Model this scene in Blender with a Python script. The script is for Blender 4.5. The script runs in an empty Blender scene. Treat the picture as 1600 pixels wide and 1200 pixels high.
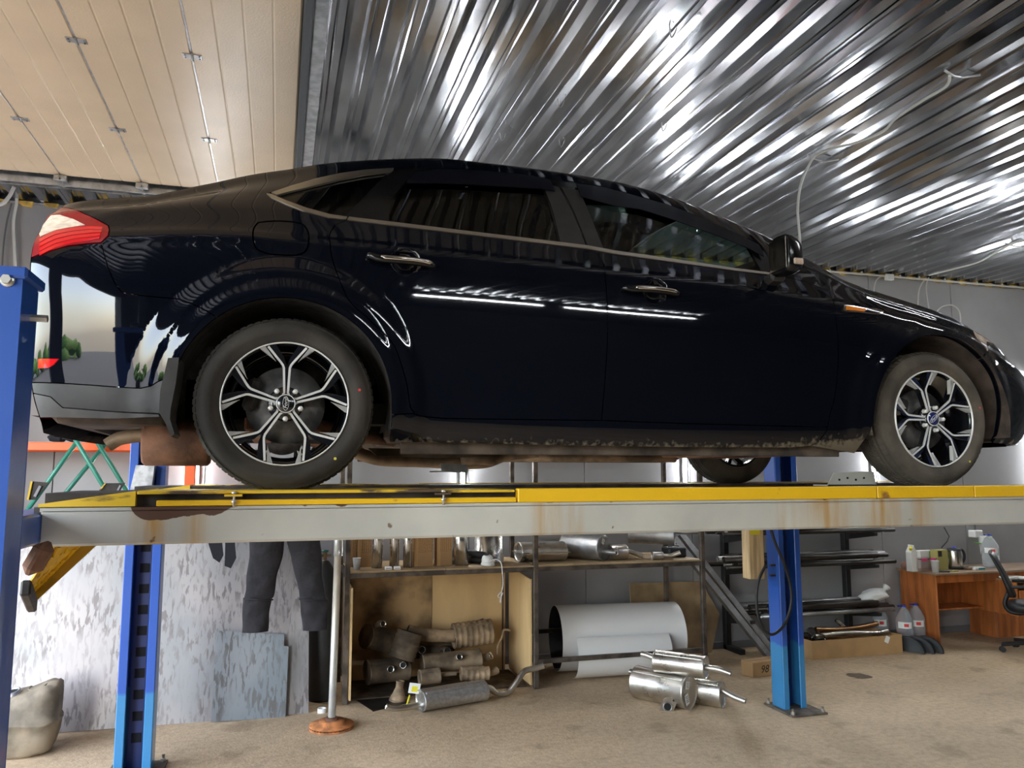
import bpy, bmesh, math, random
import numpy as np
from mathutils import Vector, Matrix, geometry

random.seed(7)
SC = bpy.context.scene
COL = SC.collection
PI = math.pi
# ------------------------------------------------------------------ camera
F, YAW, PITCH, ROLL, CAMZ = 1231.66, 0.287256, 0.115391, -0.0013828, 1.75
_fw = Vector((math.sin(YAW)*math.cos(PITCH), math.cos(YAW)*math.cos(PITCH), math.sin(PITCH)))
_rt = Vector((math.cos(YAW), -math.sin(YAW), 0))
_up = _rt.cross(_fw)
_r2 = _rt*math.cos(ROLL) + _up*math.sin(ROLL)
_u2 = -_rt*math.sin(ROLL) + _up*math.cos(ROLL)
camd = bpy.data.cameras.new('camera')
camd.sensor_fit = 'HORIZONTAL'; camd.sensor_width = 36; camd.lens = 36*F/1600
camd.clip_start = 0.05; camd.clip_end = 200
cam = bpy.data.objects.new('camera', camd); COL.objects.link(cam)
cam.matrix_world = Matrix(((_r2.x, _u2.x, -_fw.x, 0), (_r2.y, _u2.y, -_fw.y, 0), (_r2.z, _u2.z, -_fw.z, CAMZ), (0, 0, 0, 1)))
SC.camera = cam
# ------------------------------------------------------------------ sky, daylight, exposure
wd = bpy.data.worlds.new('sky'); SC.world = wd; wd.use_nodes = True
_n = wd.node_tree.nodes; _l = wd.node_tree.links
_sky = _n.new('ShaderNodeTexSky'); _sky.sky_type = 'NISHITA'; _sky.sun_disc = False
_sky.sun_elevation = math.radians(38); _sky.sun_rotation = math.radians(150); _sky.dust_density = 3.0
_bg = _n['Background']; _bg.inputs[1].default_value = 1.7
_mx = _n.new('ShaderNodeMix'); _mx.data_type = 'RGBA'; _mx.inputs[0].default_value = .65
_l.new(_sky.outputs[0], _mx.inputs[6]); _mx.inputs[7].default_value = (1.0, .93, .84, 1); _l.new(_mx.outputs[2], _bg.inputs[0])
SC.view_settings.view_transform = 'Standard'; SC.view_settings.look = 'None'
SC.view_settings.gamma = 1.0; SC.view_settings.use_curve_mapping = False
SC.view_settings.exposure = 2.35
def area(name, loc, target, sx, sy, power, col):
    d = bpy.data.lights.new(name, 'AREA'); d.shape = 'RECTANGLE'; d.size = sx; d.size_y = sy; d.energy = power; d.color = col
    o = bpy.data.objects.new(name, d); COL.objects.link(o); o.location = loc
    o.rotation_euler = (Vector(target) - Vector(loc)).to_track_quat('-Z', 'Y').to_euler()
    return o
# daylight through the open gate in the left wall
for _y, _w in ((3.8, 4.1), (-1.25, 4.3)):
    _d = area('daylight', (-3.56, _y, 1.73), (2, _y, 1.73), 3.45, _w, 1, (1, 1, 1)); _d.data.cycles.is_portal = True
# ------------------------------------------------------------------ pixel rays (for real places measured on the photograph)
def ray(px, py): return _fw + _r2*((px-800)/F) + _u2*((600-py)/F)
def AY(px, py, Y):
    d = ray(px, py); return d*(Y/d.y) + Vector((0, 0, CAMZ))
def AZ(px, py, Z):
    d = ray(px, py); return d*((Z-CAMZ)/d.z) + Vector((0, 0, CAMZ))
# ------------------------------------------------------------------ materials
MAT = {}
def mat(name, col, rough=0.5, metal=0.0, vary=0.0, scale=6.0, col2=None, bump=0.0, bscale=40.0, stretch=None,
        coat=0.0, thr=(0.4, 0.6), detail=5.0, spec=None, emit=None, estr=0.0, rvary=0.0, alpha=None, trans=0.0, ior=None):
    m = bpy.data.materials.new(name); m.use_nodes = True; MAT[name] = m
    nt = m.node_tree; N = nt.nodes; L = nt.links; b = N['Principled BSDF']
    b.inputs['Base Color'].default_value = (*col, 1); b.inputs['Roughness'].default_value = rough; b.inputs['Metallic'].default_value = metal
    b.inputs['Coat Weight'].default_value = coat; b.inputs['Coat Roughness'].default_value = 0.03
    if spec is not None: b.inputs['Specular IOR Level'].default_value = spec
    if ior: b.inputs['IOR'].default_value = ior
    if trans: b.inputs['Transmission Weight'].default_value = trans
    if emit: b.inputs['Emission Color'].default_value = (*emit, 1); b.inputs['Emission Strength'].default_value = estr
    if vary or col2 or bump or rvary:
        tc = N.new('ShaderNodeTexCoord'); mp = N.new('ShaderNodeMapping'); L.new(tc.outputs['Object'], mp.inputs[0])
        if stretch: mp.inputs['Scale'].default_value = stretch
        nz = N.new('ShaderNodeTexNoise'); nz.inputs['Scale'].default_value = scale; nz.inputs['Detail'].default_value = detail
        L.new(mp.outputs[0], nz.inputs['Vector'])
        if vary or col2:
            rp = N.new('ShaderNodeValToRGB'); e = rp.color_ramp.elements
            c2 = col2 if col2 else tuple(max(0, c*(1-vary)) for c in col)
            c1 = col if col2 else tuple(min(1, c*(1+vary)) for c in col)
            e[0].position, e[1].position = thr; e[0].color = (*c2, 1); e[1].color = (*c1, 1)
            L.new(nz.outputs['Fac'], rp.inputs[0]); L.new(rp.outputs[0], b.inputs['Base Color'])
        if rvary:
            mr = N.new('ShaderNodeMapRange'); mr.inputs[1].default_value = .3; mr.inputs[2].default_value = .7
            mr.inputs[3].default_value = max(0.02, rough-rvary); mr.inputs[4].default_value = min(1, rough+rvary)
            L.new(nz.outputs['Fac'], mr.inputs[0]); L.new(mr.outputs[0], b.inputs['Roughness'])
        if bump:
            n2 = N.new('ShaderNodeTexNoise'); n2.inputs['Scale'].default_value = bscale; n2.inputs['Detail'].default_value = 4
            L.new(mp.outputs[0], n2.inputs['Vector'])
            bp = N.new('ShaderNodeBump'); bp.inputs['Strength'].default_value = bump; bp.inputs['Distance'].default_value = 0.01
            L.new(n2.outputs['Fac'], bp.inputs['Height']); L.new(bp.outputs[0], b.inputs['Normal'])
    return m
def nodes(m): return m.node_tree.nodes, m.node_tree.links, m.node_tree.nodes['Principled BSDF']
# ------------------------------------------------------------------ object helpers
def obj(name, me, m=None, parent=None, smooth=None):
    o = bpy.data.objects.new(name, me); COL.objects.link(o)
    if m is not None:
        for mm in (m if isinstance(m, (list, tuple)) else [m]):
            me.materials.append(MAT[mm] if isinstance(mm, str) else mm)
    if parent is not None: o.parent = parent
    return o
def tag(o, label, cat, group=None):
    o['label'] = label; o['category'] = cat
    if group: o['group'] = group
    return o
def thing(name, label, cat, loc=(0, 0, 0), rotz=0.0, group=None):
    o = bpy.data.objects.new(name, None); COL.objects.link(o); o.empty_display_size = 0.1
    o.location = loc; o.rotation_euler = (0, 0, rotz)
    return tag(o, label, cat, group)
def struct(o):
    o['kind'] = 'structure'; return o
def frame(d):
    d = Vector(d).normalized()
    a = Vector((0, 0, 1)) if abs(d.z) < .9 else Vector((1, 0, 0))
    u = d.cross(a).normalized(); return u, d.cross(u).normalized()
class MB:
    """collects shapes into one mesh"""
    def __init__(s): s.v = []; s.f = []; s.sm = []
    def add(s, vs, fs, smooth=False):
        k = len(s.v); s.v += [tuple(p) for p in vs]
        for f in fs: s.f.append(tuple(i+k for i in f)); s.sm.append(smooth)
        return s
    def box(s, c, size, R=None, bev=0.0):
        hx, hy, hz = (a/2 for a in size)
        if bev <= 0:
            vs = [(x, y, z) for x in (-hx, hx) for y in (-hy, hy) for z in (-hz, hz)]
            fs = [(0, 1, 3, 2), (4, 6, 7, 5), (0, 4, 5, 1), (2, 3, 7, 6), (0, 2, 6, 4), (1, 5, 7, 3)]
        else:
            b = min(bev, hx*.95, hy*.95, hz*.95); vs = []; idx = {}
            for sx in (-1, 1):
                for sy in (-1, 1):
                    for sz in (-1, 1):
                        for ax in range(3):
                            p = [sx*(hx-b), sy*(hy-b), sz*(hz-b)]; p[ax] = (sx*hx, sy*hy, sz*hz)[ax]
                            idx[(sx, sy, sz, ax)] = len(vs); vs.append(tuple(p))
            fs = []
            for ax in range(3):
                o1, o2 = [a for a in range(3) if a != ax]
                for sg in (-1, 1):
                    q = []
                    for (a, c_) in ((-1, -1), (1, -1), (1, 1), (-1, 1)):
                        k = [0, 0, 0]; k[ax] = sg; k[o1] = a; k[o2] = c_; q.append(idx[(*k, ax)])
                    fs.append(tuple(q))
            for ax in range(3):
                o1, o2 = [a for a in range(3) if a != ax]
                for s1 in (-1, 1):
                    for s2 in (-1, 1):
                        q = []
                        for (a, w) in ((-1, o1), (1, o1), (1, o2), (-1, o2)):
                            k = [0, 0, 0]; k[ax] = a; k[o1] = s1; k[o2] = s2; q.append(idx[(*k, w)])
                        fs.append(tuple(q))
            for sx in (-1, 1):
                for sy in (-1, 1):
                    for sz in (-1, 1): fs.append(tuple(idx[(sx, sy, sz, a)] for a in range(3)))
        c = Vector(c)
        vs = [(R @ Vector(p) if R is not None else Vector(p)) + c for p in vs]
        cen = c
        out = []
        for f in fs:
            a, b_, d = vs[f[0]], vs[f[1]], vs[f[2]]
            n = (b_-a).cross(d-a); m = sum((vs[i] for i in f), Vector())/len(f) - cen
            out.append(f if n.dot(m) >= 0 else f[::-1])
        return s.add(vs, out)
    def bx(s, x0, x1, y0, y1, z0, z1, bev=0.0):
        return s.box(((x0+x1)/2, (y0+y1)/2, (z0+z1)/2), (abs(x1-x0), abs(y1-y0), abs(z1-z0)), None, bev)
    def beam(s, p0, p1, w, h, bev=0.0, upv=(0, 0, 1)):
        p0, p1 = Vector(p0), Vector(p1); d = p1-p0; L = d.length; d.normalize()
        y = Vector(upv).cross(d)
        if y.length < 1e-4: y = Vector((0, 1, 0)).cross(d)
        y.normalize(); z = d.cross(y)
        R = Matrix((d, y, z)).transposed()
        return s.box((p0+p1)/2, (L, w, h), R, bev)
    def cyl(s, p0, p1, r, r2=None, n=20, caps=True, smooth=True):
        p0, p1 = Vector(p0), Vector(p1); r2 = r if r2 is None else r2
        u, v = frame(p1-p0); vs = []
        for k in range(n):
            a = 2*PI*k/n; w = u*math.cos(a) + v*math.sin(a); vs += [p0+w*r, p1+w*r2]
        fs = [(2*k, 2*k+1, (2*k+3) % (2*n), (2*k+2) % (2*n)) for k in range(n)]
        base = len(s.v); s.add(vs, [f[::-1] for f in fs], smooth)
        if caps:
            s.f.append(tuple(base+2*k for k in range(n))); s.sm.append(False)
            s.f.append(tuple(base+2*k+1 for k in reversed(range(n)))); s.sm.append(False)
        return s
    def tube(s, pts, r, n=10, caps=True, rs=None):
        pts = [Vector(p) for p in pts]; m = len(pts); vs = []
        t = (pts[1]-pts[0]).normalized(); u, v = frame(t)
        for i, p in enumerate(pts):
            t2 = (pts[min(i+1, m-1)] - pts[max(i-1, 0)]).normalized()
            ax = t.cross(t2)
            if ax.length > 1e-6:
                q = Matrix.Rotation(t.angle(t2), 3, ax.normalized()); u = q @ u; v = q @ v
            t = t2; rr = rs[i] if rs else r
            for k in range(n):
                a = 2*PI*k/n; vs.append(p + (u*math.cos(a) + v*math.sin(a))*rr)
        fs = [(i*n+k, i*n+(k+1) % n, (i+1)*n+(k+1) % n, (i+1)*n+k) for i in range(m-1) for k in range(n)]
        base = len(s.v); s.add(vs, fs, True)
        if caps:
            s.f.append(tuple(base+k for k in reversed(range(n)))); s.sm.append(False)
            s.f.append(tuple(base+(m-1)*n+k for k in range(n))); s.sm.append(False)
        return s
    def lathe(s, prof, o=(0, 0, 0), axis=(0, 0, 1), n=32, smooth=True, sx=1.0, sy=1.0, u=None):
        """prof = [(r, h)...] along axis"""
        o = Vector(o); ax = Vector(axis).normalized()
        if u is None: u, v = frame(ax)
        else: u = Vector(u).normalized(); v = ax.cross(u)
        vs = []
        for r, h in prof:
            for k in range(n):
                a = 2*PI*k/n; vs.append(o + ax*h + (u*math.cos(a)*sx + v*math.sin(a)*sy)*r)
        fs = [(i*n+k, i*n+(k+1) % n, (i+1)*n+(k+1) % n, (i+1)*n+k) for i in range(len(prof)-1) for k in range(n)]
        return s.add(vs, fs, smooth)
    def prism(s, poly, o, u, v, w, d, smooth=False):
        """2D polygon in u,v extruded by d along w (front face at 0)"""
        o, u, v, w = Vector(o), Vector(u), Vector(v), Vector(w); n = len(poly)
        vs = [o+u*a+v*b for a, b in poly] + [o+u*a+v*b+w*d for a, b in poly]
        ar = sum(poly[i][0]*poly[(i+1) % n][1]-poly[(i+1) % n][0]*poly[i][1] for i in range(n))
        flip = (ar > 0) == (u.cross(v).dot(w)*d > 0)
        f1 = list(range(n)); f2 = [n+i for i in range(n)]
        fs = [tuple(f1[::-1] if flip else f1), tuple(f2 if flip else f2[::-1])]
        for i in range(n):
            j = (i+1) % n; q = (i, j, n+j, n+i); fs.append(q if flip else q[::-1])
        return s.add(vs, fs, smooth)
    def build(s, name, m, parent=None, weld=False):
        me = bpy.data.meshes.new(name); me.from_pydata([tuple(p) for p in s.v], [], s.f)
        if any(s.sm): me.polygons.foreach_set('use_smooth', s.sm)
        me.update()
        return obj(name, me, m, parent)
def rmat(ax, deg): return Matrix.Rotation(math.radians(deg), 3, ax)
def copy_tree(o, parent=None):
    c = o.copy(); COL.objects.link(c)
    if parent is not None: c.parent = parent
    for ch in list(o.children): copy_tree(ch, c)
    return c
def catmull(pts, k=8):
    P = [Vector(p) for p in pts]; out = []
    for i in range(len(P)-1):
        a, b, c, d = P[max(i-1, 0)], P[i], P[i+1], P[min(i+2, len(P)-1)]
        for j in range(k):
            t = j/k; out.append(.5*((2*b) + (c-a)*t + (2*a-5*b+4*c-d)*t*t + (3*b-a-3*c+d)*t**3))
    out.append(P[-1]); return out
def text_mesh(body, size, name, m, parent, M, ext=0.0008, shear=0.0):
    cu = bpy.data.curves.new(name, 'FONT'); cu.body = body; cu.size = size; cu.align_x = 'CENTER'; cu.align_y = 'CENTER'
    cu.extrude = ext; cu.shear = shear; cu.resolution_u = 3
    t = bpy.data.objects.new('tmp', cu); COL.objects.link(t)
    dg = bpy.context.evaluated_depsgraph_get(); me = bpy.data.meshes.new_from_object(t.evaluated_get(dg))
    bpy.data.objects.remove(t); bpy.data.curves.remove(cu)
    me.transform(M); me.name = name
    return obj(name, me, m, parent)
# ================================================================== room
XL, XR, YN, YB, CZ = -3.55, 10.6, -4.2, 7.32, 4.05
def floor_mat():
    m = mat('concrete_floor', (.36, .31, .245), rough=.62, bump=.35, bscale=55)
    N, L, b = nodes(m)
    tc = [n for n in N if n.type == 'TEX_COORD'][0]
    def noise(sc, det=6, stretch=None):
        t = N.new('ShaderNodeTexNoise'); t.inputs['Scale'].default_value = sc; t.inputs['Detail'].default_value = det
        if stretch:
            mp = N.new('ShaderNodeMapping'); mp.inputs['Scale'].default_value = stretch; L.new(tc.outputs['Object'], mp.inputs[0]); L.new(mp.outputs[0], t.inputs['Vector'])
        else: L.new(tc.outputs['Object'], t.inputs['Vector'])
        return t
    def ramp(fac, p0, c0, p1, c1):
        r = N.new('ShaderNodeValToRGB'); e = r.color_ramp.elements; e[0].position = p0; e[1].position = p1; e[0].color = (*c0, 1); e[1].color = (*c1, 1)
        L.new(fac, r.inputs[0]); return r.outputs[0]
    def mul(a, c, f=1.0):
        x = N.new('ShaderNodeMix'); x.data_type = 'RGBA'; x.blend_type = 'MULTIPLY'; x.inputs[0].default_value = f
        L.new(a, x.inputs[6]); L.new(c, x.inputs[7]); return x.outputs[2]
    c = ramp(noise(1.1).outputs[0], .3, (.47, .345, .215), .72, (.68, .51, .33))
    c = mul(c, ramp(noise(24, 9).outputs[0], .35, (.80, .79, .77), .6, (1, 1, 1)))
    c = mul(c, ramp(noise(160, 3).outputs[0], .35, (.78, .77, .75), .55, (1, 1, 1)))
    c = mul(c, ramp(noise(3.2, 8).outputs[0], .3, (.72, .70, .67), .42, (1, 1, 1)))
    c = mul(c, ramp(noise(90, 2).outputs[0], .28, (.5, .48, .45), .36, (1, 1, 1)))
    # oil stain on the floor in front of the desk
    sp = N.new('ShaderNodeVectorMath'); sp.operation = 'SUBTRACT'; L.new(tc.outputs['Object'], sp.inputs[0])
    q = AZ(1342, 1056, 0); sp.inputs[1].default_value = (q.x, q.y, 0)
    ms = N.new('ShaderNodeVectorMath'); ms.operation = 'MULTIPLY'; L.new(sp.outputs[0], ms.inputs[0]); ms.inputs[1].default_value = (1, 1.3, 0)
    ln = N.new('ShaderNodeVectorMath'); ln.operation = 'LENGTH'; L.new(ms.outputs[0], ln.inputs[0])
    ad = N.new('ShaderNodeMath'); ad.operation = 'MULTIPLY_ADD'; L.new(noise(9, 3).outputs[0], ad.inputs[0]); ad.inputs[1].default_value = .22; L.new(ln.outputs['Value'], ad.inputs[2])
    c = mul(c, ramp(ad.outputs[0], .225, (.22, .19, .17), .24, (1, 1, 1)))
    L.new(c, b.inputs['Base Color'])
floor_mat()
mat('wall_grey', (.315, .312, .318), rough=.5, vary=.05, scale=1.5, bump=.05, bscale=14)
mat('wall_seam', (.16, .16, .165), rough=.7)
mat('wall_dark', (.10, .10, .105), rough=.8, vary=.2, scale=2)
mat('galv', (.45, .465, .49), rough=.16, metal=1.0, vary=.18, scale=5, bump=.02, bscale=5, rvary=.06, stretch=(1, .3, 1))
mat('galv_dull', (.46, .47, .48), rough=.42, metal=1.0, vary=.2, scale=20, rvary=.1)
mat('door_cream', (.68, .54, .365), rough=.38, vary=.03, scale=3, bump=.16, bscale=90)
mat('rubber', (.018, .019, .022), rough=.6)
mat('gasket', (.045, .05, .058), rough=.5)
mat('foam', (.62, .42, .10), rough=.9, vary=.4, scale=9)
mat('asphalt', (.13, .13, .13), rough=.9, vary=.2, scale=8)
mat('hedge', (.06, .14, .02), rough=.8, vary=.5, scale=9, bump=.8, bscale=12)
mat('white_plastic', (.72, .72, .70), rough=.4)
mat('cable_white', (.60, .60, .57), rough=.5)

o = struct(MB().bx(XL-.2, XR, YN, YB+.1, -.12, 0).build('floor', 'concrete_floor'))
struct(MB().bx(XL-30, XL-.2, -18, 24, -.2, -.02).build('ground_outside', 'asphalt'))
hd = MB()
for k in range(60):
    c = Vector((XL-14+random.uniform(-.8, .8), -12+k*.55, random.uniform(.4, 1.7)))
    hd.lathe([(.05, -.8), (.6, -.5), (.85, 0), (.6, .55), (.05, .85)], c, (random.uniform(-.3, .3), random.uniform(-.3, .3), 1), 9)
tag(hd.build('hedge', 'hedge'), 'green hedge growing outside beyond the open gate', 'hedge')
# ceiling: galvanised corrugated sheets, ribs run away from the camera
roof = struct(MB().bx(XL-.2, XR+.1, YN-.1, YB+.2, CZ+.09, CZ+.2).build('ceiling', 'wall_dark'))
P = .19
def sheet(name, x0, nper, parent):
    prof = []
    for k in range(nper):
        for dx, dz in ((0, 0), (.062, 0), (.088, .036), (.108, .036), (.116, .031), (.124, .036), (.160, .036)):
            prof.append((x0+k*P+dx, dz))
    prof.append((x0+nper*P, 0)); prof.append((x0+nper*P+.03, -.0015))
    ys = np.linspace(YN, YB, 41); vs = []
    rr = random.Random(int(x0*977)); amp = [[rr.uniform(-1, 1) for _ in ys] for _ in prof]
    for i, (x, z) in enumerate(prof):
        for j, y in enumerate(ys):
            w = .0012*math.sin(y*3.1+x*4.3) + .0006*math.sin(y*7.3+x*13.0+1.3) + .0002*amp[i][j]
            vs.append((x+.0015*math.sin(y*5+i), y, CZ+z+w))
    n = len(ys); fs = [(i*n+j, i*n+j+1, (i+1)*n+j+1, (i+1)*n+j) for i in range(len(prof)-1) for j in range(n-1)]
    mb = MB(); mb.add(vs, fs, False); return mb.build(name, 'galv', parent)
for k in range(15): sheet('corrugated_sheet', XL-.15+k*5*P, 5, roof)
# small fold-down tabs punched in the sheets
for (px, py) in ((877, 155), (1052, 42), (878, 218), (1038, 192), (785, 208)):
    p = AZ(px, py, CZ)
    mb = MB(); mb.tube(catmull([p+Vector((-.02, 0, .0)), p+Vector((-.012, .01, -.03)), p+Vector((0, .02, -.045)), p+Vector((.012, .01, -.03)), p+Vector((.02, 0, 0))], 4), .004, 6)
    mb.build('hanger_wire', 'galv_dull', roof)
# back wall of upright sandwich panels
wb = struct(MB().bx(XL, XR, YB+.05, YB+.15, 0, CZ+.09).build('wall_back', 'wall_seam'))
x = 1.74-1.17*5
while x < XR:
    a, b = max(x, XL)+.003, min(x+1.17, XR)-.003
    if b-a > .05: MB().bx(a, b, YB, YB+.06, 0, CZ-.02, .004).build('wall_panel', 'wall_grey', wb)
    x += 1.17
x = XL+.06
tr = struct(MB().bx(XL, XR, YB+.002, YB+.05, CZ-.02, CZ-.004).build('trim_1', 'galv_dull'))
while x < XR-.1:
    h = random.uniform(.028, .05)
    MB().prism([(0, 0), (.11, 0), (.10, -h), (.03, -h*.8), (.0, -h*.4)], (x, YB-.022, CZ-.004), (1, 0, 0), (0, 0, 1), (0, 1, 0), .022).build('foam_strip', 'foam', tr)
    x += P
struct(MB().bx(XL, XR, YB-.015, YB, 0, .07, .003).build('baseboard_back', 'wall_seam'))
# other walls
mat('wall_black', (.022, .022, .025), rough=.85, vary=.2, scale=2)
struct(MB().bx(XL-.2, XR, YN-.1, YN, 0, CZ+.09).build('wall_near', 'wall_black'))
struct(MB().bx(XR, XR+.1, YN, YB+.1, 0, CZ+.09).build('wall_right', 'wall_dark'))
DY0, DY1, DH = 1.75, 5.85, 3.45
E0, E1 = -3.4, .9      # the open gateway of the next bay, behind the camera
wl = MB().bx(XL-.2, XL, YN, E0, 0, CZ+.09).bx(XL-.2, XL, E1, DY0, 0, CZ+.09).bx(XL-.2, XL, DY1, YB+.1, 0, CZ+.09).bx(XL-.2, XL, DY0, DY1, DH, CZ+.09).bx(XL-.2, XL, E0, E1, DH, CZ+.09)
struct(wl.build('wall_left', 'wall_dark'))
# sectional gate, opened, hanging flat under the ceiling
DZ = 3.80
gate = thing('sectional_gate', 'cream overhead sectional gate, open and lying flat under the ceiling', 'garage door', (0, 0, DZ))
def gpart(mb, n, m, par=gate): return mb.build(n, m, par)
pw = .512
gx = .045
for k in range(7):
    x1 = gx-k*pw; x0 = x1-pw
    mb = MB(); ys = (DY0+.02, DY1+.02)
    # ribbed panel: shallow grooves along its length
    prof = [(x0+.004, .0)]
    for j in (1, 2, 3):
        c = x0+pw*j/4
        prof += [(c-.007, 0), (c-.002, .0028), (c+.002, .0028), (c+.007, 0)]
    prof += [(x1-.012, 0), (x1-.004, .006), (x1-.004, .04), (x0+.004, .04)]
    mb.prism([(a, b) for a, b in prof], (0, ys[0], 0), (1, 0, 0), (0, 0, 1), (0, 1, 0), ys[1]-ys[0])
    pn = gpart(mb, 'gate_panel', 'door_cream')
    if k:
        MB().bx(x1-.010, x1+.002, ys[0], ys[1], .004, .03).build('joint_seal', 'galv_dull', pn)
        for yh in (1.96, 2.96, 3.96, 4.97):
            h = MB().bx(x1-.045, x1-.006, yh-.022, yh+.022, -.004, 0, .001).bx(x1+.006, x1+.045, yh-.022, yh+.022, -.004, 0, .001)
            h.cyl((x1, yh-.03, -.006), (x1, yh+.03, -.006), .006, n=8)
            for sx in (-.033, .033):
                for sy in (-.012, .012): h.cyl((x1+sx, yh+sy, -.009), (x1+sx, yh+sy, -.003), .005, n=6)
            h.build('hinge', 'galv_dull', gate)
gpart(MB().bx(gx, gx+.045, DY0, DY1+.04, -.03, .05, .01), 'bottom_seal', 'gasket')
gpart(MB().bx(gx+.045, gx+.11, DY0, DY1+.04, .0, .05, .004), 'bottom_rail', 'galv_dull')
for yt in (DY1+.10, DY0-.06):
    t = MB().bx(XL, gx+.6, yt-.028, yt+.028, -.012, -.008).bx(XL, gx+.6, yt-.028, yt-.024, -.05, -.01).bx(XL, gx+.6, yt+.024, yt+.028, -.06, -.01)
    t.bx(XL, gx+.6, yt-.028, yt-.010, -.054, -.05)
    t.bx(XL, gx+.6, yt+.03, yt+.034, -.03, .05)
    gpart(t, 'track', 'galv_dull')
    for k in range(1, 7):
        x1 = gx-k*pw; sg = 1 if yt > 4 else -1
        r = MB().cyl((x1, yt-sg*.012, -.032), (x1, yt+sg*.012, -.032), .022, n=14).cyl((x1, yt-sg*.10, -.032), (x1, yt, -.032), .006, n=8)
        r.bx(x1-.04, x1+.04, yt-sg*.10, yt-sg*.06, -.042, -.005, .002)
        gpart(r, 'roller', 'galv_dull')
    for xx in (-3.0, -2.0, -1.0, -.1):
        gpart(MB().bx(xx-.02, xx+.02, yt+.034, yt+.04, -.04, CZ-DZ-.01), 'track_hanger', 'galv_dull')
# ------------------------------------------------------------------ light tubes
mat('tube_glow', (1, 1, 1), emit=(.93, .97, 1.0), estr=28.0)
mat('tube_glow_roof', (1, 1, 1), emit=(.95, .98, 1.0), estr=40.0)
def tube_light(name, label, p0, p1, back, group, m='tube_glow'):
    p0, p1, back = Vector(p0), Vector(p1), Vector(back)
    d = (p1-p0).normalized()
    t = thing(name, label, 'light', p0, 0, group)
    q0, q1 = Vector((0, 0, 0)), p1-p0
    w = d.cross(back)
    MB().beam(q0+back*.016, q1+back*.016, .05, .02, .004, upv=back).build('housing', 'white_plastic', t)
    MB().cyl(q0, q1, .014, n=12).build('tube', m, t)
    for q, s in ((q0, 1), (q1, -1)): MB().cyl(q-d*.012*s, q+d*.02*s, .016, n=12).build('end_cap', 'white_plastic', t)
    return t
for X, lab in ((-.67, 'vertical light tube on the back wall beside the orange rack post'), (1.67, 'vertical light tube on the back wall hidden behind the car doors'),
               (4.0, 'bright vertical light tube on the back wall under the front door'), (6.33, 'vertical light tube on the back wall hidden behind the front wheel'), (8.67, 'vertical light tube on the back wall right of the desk')):
    tube_light('wall_tube_light', lab, (X, YB-.035, 1.52), (X, YB-.035, 3.02), (0, 1, 0), 'tube lights on the back wall')
for (a, b), lab in (((1.15, 2.75), 'ceiling tube light behind the camera, rear one of the pair'), ((3.0, 4.7), 'ceiling tube light behind the camera, front one of the pair')):
    tube_light('ceiling_tube_light', lab, (a, -2.3, 3.96), (b, -2.3, 3.96), (0, 0, 1), 'tube lights on the ceiling', 'tube_glow_roof')
for (a, b), lab in (((3.95, 5.4), 'ceiling tube light at the upper right corner above the car nose'),):
    tube_light('ceiling_tube_light', lab, (a, 2.2, 3.98), (b, 2.2, 3.98), (0, 0, 1), 'tube lights on the ceiling', 'tube_glow_roof')
tube_light('ceiling_tube_light', 'added fill tube on the unseen ceiling beyond the desk at the right end', (9.3, 4.2, 3.98), (9.3, 5.9, 3.98), (0, 0, 1), 'tube lights on the ceiling', 'tube_glow_roof')  # added out of view as fill to brighten the right side
# ================================================================== car
mat('car_paint', (.0024, .0033, .0068), rough=.3, spec=.0, coat=1.0)
mat('car_black_gloss', (.004, .004, .005), rough=.16, spec=.5)
mat('car_plastic', (.022, .021, .020), rough=.5, vary=.25, scale=12)
mat('plastic_grey', (.055, .052, .049), rough=.55, vary=.2, scale=9)
mat('mud', (.20, .155, .105), rough=.95, vary=.4, scale=30)
mat('chrome', (.62, .58, .52), rough=.16, metal=1.0)
mat('chrome_dull', (.60, .55, .47), rough=.34, metal=1.0)
mat('lamp_red', (.55, .004, .008), rough=.12, coat=1.0, emit=(.5, .0, .005), estr=.05)
mat('lamp_red_dark', (.26, .002, .006), rough=.2, coat=.5)
mat('lamp_clear', (.78, .66, .55), rough=.18, coat=1.0, vary=.15, scale=30, stretch=(1, 1, 4))
mat('lamp_orange', (.75, .22, .012), rough=.2, coat=1.0)
mat('lamp_front', (.55, .42, .33), rough=.25, coat=1.0, vary=.3, scale=14)
mat('wheel_black', (.006, .0065, .009), rough=.18, coat=.6)
mat('wheel_silver', (.80, .79, .76), rough=.35, metal=.25)
mat('tyre', (.036, .031, .025), rough=.82, vary=.3, scale=6, bump=.15, bscale=60)
mat('tyre_muddy', (.080, .066, .050), rough=.9, vary=.35, scale=5, bump=.25, bscale=70)
mat('liner', (.030, .026, .023), rough=.95, vary=.4, scale=20, bump=.5, bscale=80)
mat('liner_muddy', (.085, .062, .05), rough=.95, vary=.4, scale=7, bump=.4, bscale=60)
mat('underbody', (.085, .062, .045), rough=.9, vary=.5, scale=6, bump=.3, bscale=40)
mat('rust_brown', (.16, .075, .042), rough=.85, vary=.45, scale=8, bump=.3, bscale=50)
mat('exhaust_old', (.24, .17, .11), rough=.6, metal=.5, vary=.4, scale=8)
mat('disc_steel', (.16, .155, .15), rough=.5, metal=.6, vary=.3, scale=20)
mat('badge_blue', (.012, .02, .11), rough=.2, coat=1)
mat('interior_dark', (.012, .012, .013), rough=.85)
mat('dot_red', (.7, .05, .05), rough=.6)
mat('dot_yellow', (.7, .62, .08), rough=.6)
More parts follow.
